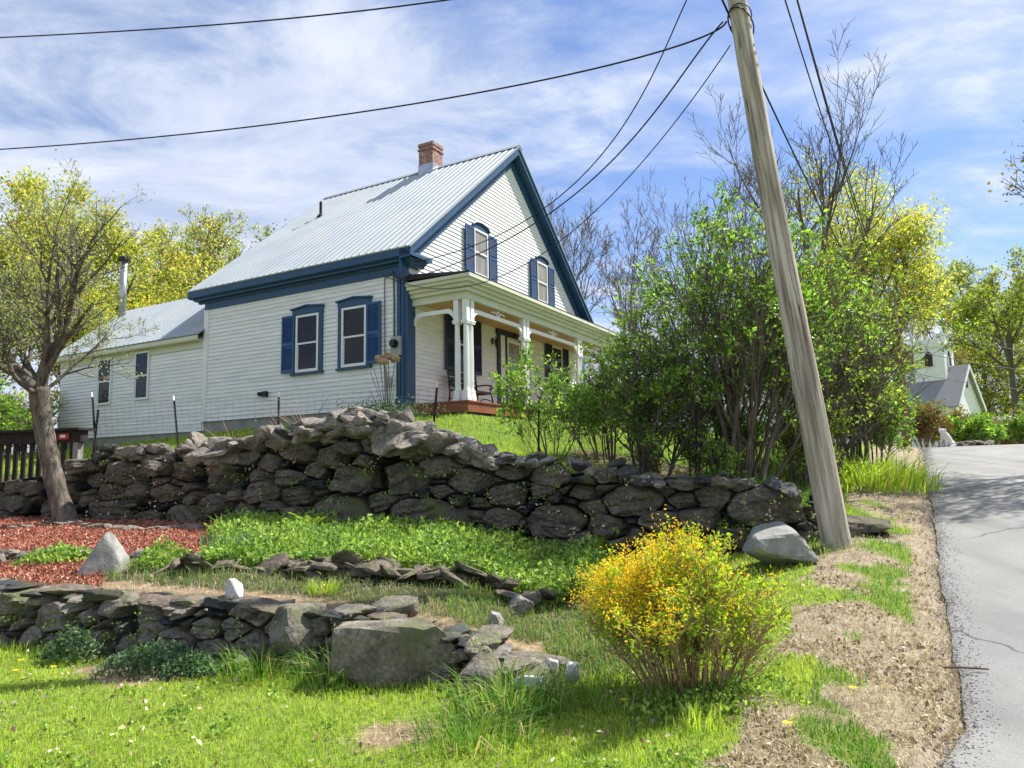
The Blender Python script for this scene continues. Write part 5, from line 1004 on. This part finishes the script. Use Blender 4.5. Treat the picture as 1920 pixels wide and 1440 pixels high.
# fine gravel along the road edge
sg = rng.uniform(1.5, 24, 9000); tg = redge(sg)-np.abs(rng.normal(0, 0.11, 9000))+0.13*(rng.rand(9000) < 0.5); gx_, gy_ = xy(sg, tg); U, F = ico(1)
mb = MB(); sz = rng.uniform(0.003, 0.008, 9000)
zg = np.where(tg < redge(sg)+0.08, zroad(sg)+0.006, gz(gx_, gy_)); V = (U[None]*sz[:, None, None]*[1, 1, 0.6]+np.stack([gx_, gy_, zg], 1)[:, None]).reshape(-1, 3)
mb.add(V, (F[None]+(np.arange(9000)*len(U))[:, None, None]).reshape(-1, 3)); tag(mb.build('gravel', mat('road_gravel', (0.10, 0.10, 0.10), None, isl=0.3, rough=0.9, ramp=[(0, (0.13, 0.13, 0.13)), (0.7, (0.27, 0.26, 0.25)), (1, (0.4, 0.38, 0.35))])), 'fine loose gravel along the asphalt edge', kind='stuff')
def clump(name, label, px, py, Yd, n, h, wd, m_, spread, lean=0.6, z=None):
    q = at(px, py, Yd); o = np.array([q[0], q[1], gzf(q[0], q[1]) if z is None else z]); mb = MB(); Pp = np.stack([np.clip(rng.normal(0, spread, n), -1.6*spread, 1.6*spread), np.clip(rng.normal(0, spread*0.8, n), -1.3*spread, 1.3*spread), np.zeros(n)], 1)
    for k_ in range(n): Pp[k_, 2] = gzf(o[0]+Pp[k_, 0], o[1]+Pp[k_, 1])-o[2]-0.01
    a = np.arctan2(Pp[:, 1], Pp[:, 0])+rng.normal(0, 0.6, n); blades(mb, Pp, h*rng.uniform(0.55, 1.2, n), wd, rng, lean, a); ob_ = mb.build(name, m_); ob_.location = o; return tag(ob_, label, 'plant')
IRIS = mat('blue_green_blades', (0.1, 0.2, 0.1), None, rough=0.5, trans=0.3, isl=0.2, ramp=[(0, (0.07, 0.16, 0.07)), (1, (0.15, 0.26, 0.12))])
clump('iris_clump', 'clump of upright sword leaved irises in the green bed, leftmost', 420, 1045, 8.4, 70, 0.36, 0.022, IRIS, 0.16, 0.2)
clump('iris_clump', 'clump of upright sword leaves right of the leftmost iris clump', 475, 1050, 8.3, 60, 0.34, 0.022, IRIS, 0.14, 0.2)
clump('iris_clump', 'thin upright iris leaves left of the yellow shrub', 1095, 1080, 7.4, 18, 0.36, 0.02, IRIS, 0.04, 0.15)
clump('grass_tuft', 'bright lime grass tuft against the tall wall foot', 512, 960, 10.3, 160, 0.30, 0.012, GRASS, 0.12, 0.6)
clump('grass_tuft', 'long arching grass tuft below the low wall, left of the big slab', 490, 1262, 5.85, 260, 0.30, 0.008, GRASS2, 0.16, 0.9)
clump('grass_tuft', 'arching tuft of long grass in front of the big slab stone', 632, 1262, 5.65, 300, 0.30, 0.009, GRASS2, 0.15, 1.0)
clump('grass_tuft', 'grass tuft leaning out from the right end of the low wall', 955, 1290, 5.0, 420, 0.30, 0.009, GRASS2, 0.20, 1.0)
clump('grass_tuft', 'large shaggy grass tuft on lawn in front of the wall end', 890, 1372, 4.45, 420, 0.22, 0.007, GRASS2, 0.20, 1.0)
clump('lily_shoots', 'young upright green shoots under the yellow shrub', 1300, 1378, 4.35, 60, 0.16, 0.012, GRASS, 0.10, 0.35)
clump('lily_patch', 'mass of long bright green leaves on the bank beside the road', 1620, 850, 12.6, 700, 0.62, 0.028, GRASS, 0.55, 0.75)
clump('grass_tuft', 'yellow green tuft standing on top of the low wall', 608, 1118, 6.9, 150, 0.17, 0.009, GRASS, 0.08, 0.7)
clump('dead_stalks', 'dry straw stalks leaning at the left of the big slab stone', 645, 1250, 5.7, 16, 0.42, 0.006, STRAW, 0.10, 0.5)
for k, (px, py, Yd, lab) in enumerate(((420, 815, 12.1, 'straw and green weed tuft on the tall wall, leftmost'), (455, 825, 11.9, 'larger dry weed tuft on the tall wall left of the heap'), (570, 800, 11.4, 'dry weed tuft among the pale heap stones'))):
    clump('weed_tuft', lab, px, py, Yd, 260, 0.36, 0.010, GRASS2 if k < 2 else STRAW, 0.25, 0.6)
clump('grass_tuft', 'dry and green grass around the foot of the leaning pole', 1545, 1010, 8.35, 150, 0.20, 0.008, GRASS2, 0.22, 0.8)
def leafy(name, label, px, py, Yd, n, sx, h, ls, m_):
    q = at(px, py, Yd); o = np.array([q[0], q[1], gzf(q[0], q[1])]); mb = MB(); Pp = np.stack([np.clip(rng.normal(0, sx, n), -1.7*sx, 1.7*sx), np.clip(rng.normal(0, sx*0.6, n), -sx, sx), np.zeros(n)], 1); rr_ = np.hypot(Pp[:, 0]/sx, Pp[:, 1]/(0.6*sx)); Pp[:, 2] = h*np.clip(1-rr_/3, 0.1, 1)*rng.uniform(0.2, 1, n)
    Pp[:, 2] += gz(o[0]+Pp[:, 0], o[1]+Pp[:, 1])-o[2]
    leaves(mb, Pp, ls*rng.uniform(0.6, 1.3, n), rng, 0.4, 0.55); o2 = mb.build(name, m_); o2.location = o; return tag(o2, label, 'plant')
leafy('leafy_weed', 'grey green leafy plant at the wall foot, far left', 140, 1225, 6.3, 900, 0.13, 0.34, 0.045, SAGE)
leafy('leafy_weed', 'low spreading grey green plant along the wall foot, wider one', 300, 1235, 6.05, 2200, 0.24, 0.26, 0.04, SAGE)
leafy('leafy_weed', 'grey green plant at the wall foot right of the wide spreading one', 365, 1245, 5.9, 900, 0.12, 0.22, 0.04, SAGE)
leafy('leafy_weed', 'green leafy plant between the two mulch beds', 110, 1045, 8.6, 900, 0.22, 0.2, 0.06, COVER)
leafy('leafy_weed', 'bright leafy weed right of the pointed boulder', 285, 1068, 7.9, 500, 0.12, 0.28, 0.05, COVER)
leafy('leafy_weed', 'leafy plant in the bed left of the iris clumps', 310, 1045, 8.3, 600, 0.14, 0.3, 0.05, COVER)
leafy('leafy_weed', 'dark ivy patch climbing on the tall wall below the lilac', 1365, 930, 9.3, 900, 0.16, 0.5, 0.06, COVER)
leafy('leafy_weed', 'low dark green weeds in the shade of the yellow shrub', 1330, 1335, 4.75, 1500, 0.30, 0.10, 0.04, COVER)
leafy('leafy_weed', 'green weeds against the foot of the house wall', 430, 800, 12.6, 900, 0.5, 0.25, 0.06, COVER)
for k, (px, py, Yd, lab) in enumerate(((585, 985, 9.9, 'light green fern growing at the foot of the tall wall'), (1130, 975, 9.3, 'shaded fern at the foot of the tall wall'))):
    q = at(px, py, Yd); o = np.array([q[0], q[1], gzf(q[0], q[1])]); mb = MB()
    for i in range(11):
        a = rng.uniform(0, 6.28); L = 0.42*rng.uniform(0.7, 1.1); uu = np.linspace(0.1, 1, 14); cx2 = np.stack([np.cos(a)*L*0.7*uu, np.sin(a)*L*0.6*uu, L*(1.25*uu-0.55*uu**2)], 1)
        side = np.array([-math.sin(a), math.cos(a), 0]); wv = 0.09*np.sin(np.pi*np.clip(uu*0.85+0.12, 0, 1))
        for sg_ in (-1, 1):
            A0 = cx2; B0 = cx2+side*sg_*wv[:, None]+np.array([0, 0, 0.01]); T0 = np.array([math.cos(a), math.sin(a), 0.3])*0.012
            for j in range(14): mb.poly([A0[j]-T0, A0[j]+T0, B0[j]])
    o2 = mb.build('fern', GRASS); o2.location = o; tag(o2, lab, 'fern')
rs = np.random.RandomState(12); lawnd = [(40, 1237, 6.0), (100, 1255, 5.8), (30, 1262, 5.7), (690, 1230, 5.6), (1170, 1330, 4.7), (1600, 1300, 4.5), (1480, 1420, 4.0)]
DAND = ('dandelion at the far left of the lawn, topmost of three', 'dandelion in the lawn below the leafy weed', 'dandelion at the far left of the lawn, lowest', 'dandelion close to the big slab stone', 'dandelion near the shadow of the yellow shrub', 'yellow dandelion on the dry verge near the road', 'yellow dandelion low on the verge at the bottom')
for k, (px, py, Yd) in enumerate(lawnd):
    q = at(px, py, Yd); t = thing('dandelion', DAND[k], 'flower', (q[0], q[1], gzf(q[0], q[1]))); m = MB(); m.tube([(0, 0, -0.02), (0.005, 0, 0.09)], 0.003, 5); m.build('stem', GRASS, t)
    m = MB(); a = np.arange(16)*2*math.pi/16
    for i in range(16): m.poly([(0, 0, 0.095), (0.026*math.cos(a[i]-0.15), 0.026*math.sin(a[i]-0.15), 0.10), (0.026*math.cos(a[i]+0.15), 0.026*math.sin(a[i]+0.15), 0.10)])
    m.build('flower', YFLOW, t)
# twig on the road
q0, q1 = at(1778, 1231, 4.0), at(1844, 1243, 4.0)
sq, tq = st(*at(1810, 1237, 5.05)[:2]); cx0, cy0 = xy(sq, tq); m = MB(); zz0 = float(zroad(sq))+0.03
m.tube([(-0.13, 0.02, 0), (-0.05, 0.0, 0.004), (0.03, -0.005, 0.0), (0.13, -0.04, 0.0)], [0.007, 0.008, 0.008, 0.005], 6); m.tube([(0.07, -0.02, 0), (0.10, 0.0, 0.01)], 0.004, 5)
o = m.build('twig', TWIG); o.location = (cx0, cy0, zz0); tag(o, 'dark broken twig lying on the road edge', 'twig')

# ------------------------------------------------------------------ church
cb_ = at(1752, 690, 80); CZ = 2.2; CH = thing('church', 'white wooden church with a pinnacled square tower among trees', 'church', (cb_[0], cb_[1], CZ), math.pi/2-(PSI+rad(19)))
# local x: along the front (left to right), y: back along the ridge
def cz(py, dd=80): return at(1752, py, dd)[2]-CZ
tw = 1.55; zb, zt, zp = cz(706), cz(655), cz(640)
m = MB(); m.box((-tw, -tw, 0), (tw, tw, zt)); tower = m.build('tower', CLAP, CH)
m = MB(); m.box((-tw-0.12, -tw-0.12, zt), (tw+0.12, tw+0.12, zt+0.16)); m.box((-tw-0.22, -tw-0.22, zt+0.16), (tw+0.22, tw+0.22, zt+0.34)); m.box((-tw-0.02, -tw-0.02, zt+0.34), (tw+0.02, tw+0.02, zp)); m.build('parapet', WHITE, tower)
for sx in (-1, 1):
    for sy in (-1, 1):
        m = MB(); m.tube([(sx*tw, sy*tw, zp-0.5), (sx*tw, sy*tw, zp+0.35), (sx*tw, sy*tw, zp+1.5)], [0.22, 0.20, 0.02], 4); m.build('pinnacle', WHITE, tower)
m = MB()
for k in range(3):
    for sx, sy, ax in ((-1, 0, 1), (0, -1, 0), (1, 0, 1), (0, 1, 0)):
        o_ = (k-1)*0.75; c0 = (sx*tw+(o_ if ax == 0 else 0), sy*tw+(o_ if ax == 1 else 0)); m.tube([(*c0, zp-0.05), (*c0, zp+0.15), (*c0, zp+0.55)], [0.16, 0.15, 0.02], 4)
m.build('cresting', WHITE, tower)
for fc in (Face((-tw, 0, 0), (0, 1, 0), (-1, 0, 0)), Face((0, -tw, 0), (1, 0, 0), (0, -1, 0))):
    m = MB(); za, zc = cz(690), cz(661); hwid = 0.42; zsp = za+(zc-za)*0.6
    fc.prism(m, [(-hwid, za), (hwid, za), (hwid, zsp), (hwid*0.65, zsp+(zc-zsp)*0.6), (0, zc), (-hwid*0.65, zsp+(zc-zsp)*0.6), (-hwid, zsp)], 0.02, 0.06); wn = m.build('window', DARK, tower)
    m = MB(); fc.box(m, -hwid-0.12, -hwid, za, zsp, 0.02, 0.10); fc.box(m, hwid, hwid+0.12, za, zsp, 0.02, 0.10); fc.box(m, -hwid-0.15, hwid+0.15, za-0.12, za, 0.02, 0.14); m.build('frame', WHITE, wn)
zr2, hb = cz(692), 4.2; ze = zr2-hb*1.05
m = MB(); m.prism([(-hb, -3.0, 0), (hb, -3.0, 0), (hb, -3.0, ze), (0, -3.0, zr2-0.1), (-hb, -3.0, ze)], (0, 14, 0)); m.build('nave_wall', CLAP, CH)
CR = mat('grey_shingle', (0.22, 0.22, 0.23), (0.30, 0.30, 0.31), 8, 0.9)
m = MB()
for sx in (-1, 1): m.hexa([(sx*(hb+0.35), -3.4, ze-0.37), (0, -3.4, zr2), (0, 11.3, zr2), (sx*(hb+0.35), 11.3, ze-0.37), (sx*(hb+0.35), -3.4, ze-0.2), (0, -3.4, zr2+0.17), (0, 11.3, zr2+0.17), (sx*(hb+0.35), 11.3, ze-0.2)])
m.build('nave_roof', CR, CH)
m = MB()
for sx in (-1, 1): m.hexa([(sx*(hb+0.36), -3.5, ze-0.62), (0, -3.5, zr2-0.25), (0, -3.41, zr2-0.25), (sx*(hb+0.36), -3.41, ze-0.62), (sx*(hb+0.36), -3.5, ze-0.22), (0, -3.5, zr2+0.15), (0, -3.41, zr2+0.15), (sx*(hb+0.36), -3.41, ze-0.22)])
m.build('rake_board', WHITE, CH)
m = MB(); Face((0, -3.0, 0), (1, 0, 0), (0, -1, 0)).prism(m, [(-0.35, zr2-2.4), (0.35, zr2-2.4), (0.35, zr2-1.7), (0, zr2-1.35), (-0.35, zr2-1.7)], 0.02, 0.06); m.build('gable_window', DARK, CH)
# small far house right of the church, pale neighbour house behind the lilacs
def cottage(name, label, px, Yd, zbase, wdt, dep, eave, rise, ry, wall, roofm):
    q = at(px, 800, Yd); t = thing(name, label, 'house', (q[0], q[1], zbase), ry); m = MB(); m.prism([(-wdt/2, -dep/2, 0), (wdt/2, -dep/2, 0), (wdt/2, -dep/2, eave), (0, -dep/2, eave+rise-0.1), (-wdt/2, -dep/2, eave)], (0, dep, 0)); m.build('wall', wall, t)
    m = MB(); k = rise/(wdt/2)
    for sx in (-1, 1): m.hexa([(sx*(wdt/2+0.3), -dep/2-0.3, eave-0.3*k), (0, -dep/2-0.3, eave+rise), (0, dep/2+0.3, eave+rise), (sx*(wdt/2+0.3), dep/2+0.3, eave-0.3*k), (sx*(wdt/2+0.3), -dep/2-0.3, eave-0.3*k+0.14), (0, -dep/2-0.3, eave+rise+0.14), (0, dep/2+0.3, eave+rise+0.14), (sx*(wdt/2+0.3), dep/2+0.3, eave-0.3*k+0.14)])
    m.build('roof', roofm, t)
    for fc in (Face((-wdt/2, 0, 0), (0, 1, 0), (-1, 0, 0)), Face((0, -dep/2, 0), (1, 0, 0), (0, -1, 0))):
        for u in (-1.3, 1.3):
            m = MB(); fc.box(m, u-0.5, u+0.5, 0.9, 2.3, 0.01, 0.06); wn = m.build('window', WHITE, t); m = MB(); fc.box(m, u-0.42, u+0.42, 0.98, 2.22, 0.062, 0.08); m.build('pane', GLASS, wn)
    return t
cottage('far_cottage', 'low grey roofed house far off at the right edge', 1890, 85, 2.0, 6, 9, 2.6, 2.0, 0.9, DKWOOD, ROOF)
cottage('neighbour_house', 'pale house glimpsed through the lilac branches', 1300, 33, 2.4, 6.5, 9, 3.0, 2.6, math.pi/2-PSI, CLAP, ROOF)
# white sitting dog at the road crest
dq = at(1775, 838, 20.5); dg = thing('sitting_dog', 'small white dog sitting on the roadside at the crest', 'dog', (dq[0], dq[1], gzf(dq[0], dq[1])), rad(20))
dg['_'] = 0; del dg['_']
bmv = [((0.16, 0, 0.10), 0.13), ((0.08, 0, 0.20), 0.135), ((-0.02, 0, 0.34), 0.12), ((-0.08, 0, 0.46), 0.085), ((-0.11, 0, 0.54), 0.085), ((-0.19, 0, 0.54), 0.055), ((-0.25, 0, 0.525), 0.035),
       ((-0.06, 0.075, 0.30), 0.055), ((-0.10, 0.08, 0.15), 0.036), ((-0.11, 0.08, 0.03), 0.034), ((-0.16, 0.08, 0.025), 0.032), ((-0.06, -0.075, 0.30), 0.055), ((-0.10, -0.08, 0.15), 0.036), ((-0.11, -0.08, 0.03), 0.034), ((-0.16, -0.08, 0.025), 0.032),
       ((0.12, 0.11, 0.11), 0.08), ((0.02, 0.13, 0.07), 0.055), ((-0.06, 0.135, 0.03), 0.032), ((0.12, -0.11, 0.11), 0.08), ((0.02, -0.13, 0.07), 0.055), ((-0.06, -0.135, 0.03), 0.032), ((0.28, 0.0, 0.05), 0.04), ((0.38, 0.05, 0.04), 0.025)]
bme = [(0, 1), (1, 2), (2, 3), (3, 4), (4, 5), (5, 6), (2, 7), (7, 8), (8, 9), (9, 10), (2, 11), (11, 12), (12, 13), (13, 14), (0, 15), (15, 16), (16, 17), (0, 18), (18, 19), (19, 20), (0, 21), (21, 22)]
me = bpy.data.meshes.new('body'); me.from_pydata([v[0] for v in bmv], bme, []); o = bpy.data.objects.new('body', me); C.objects.link(o); o.parent = dg
md = o.modifiers.new('skin', 'SKIN'); md.use_smooth_shade = True
for i, v in enumerate(bmv): me.skin_vertices[0].data[i].radius = (v[1], v[1])
me.skin_vertices[0].data[0].use_root = True; sb = o.modifiers.new('sub', 'SUBSURF'); sb.levels = 1; sb.render_levels = 2
me.materials.append(mat('white_fur', (0.62, 0.60, 0.55), (0.74, 0.72, 0.68), 12, 0.9, bump=0.4))
for sy in (-1, 1):
    m = MB(); V, F = ico(2); m.add(V*[0.03, 0.018, 0.065]+[-0.10, sy*0.085, 0.535], F); m.build('ear', MC['white_fur'], dg, True); m = MB(); m.add(V*0.012+[-0.183, sy*0.035, 0.575], F); m.build('eye', DARK, dg, True)
m = MB(); m.add(V*[0.016, 0.02, 0.014]+[-0.285, 0, 0.535], F); m.build('nose', DARK, dg, True)
# low stone wall at the crest
lw = thing('field_wall', 'tiny low stone wall at the crest behind the dog', 'stone wall', tuple(at(1850, 833, 27)*[1, 1, 0]+[0, 0, 1.9])); it = []; rs = np.random.RandomState(9); ll = np.array(lw.location)
for k in range(60):
    q = at(rs.uniform(1785, 1862), 833, 27+rs.normal(0, 0.2)); V, F = loose(rs, rs.uniform(0.12, 0.3), 0.15, rs.uniform(0.06, 0.13), 8, 2); V = rot(rs, V, 0.2); it.append((rs.rand(), V+[q[0], q[1], gzf(q[0], q[1])+rs.uniform(0, 0.32)], F))
put_stones(lw, it, SLAB, 1, 60)
for o in bpy.data.objects:
    if o.type == 'MESH' and o.parent is None and 'kind' not in o and 'category' not in o: print('UNTAGGED', o.name)
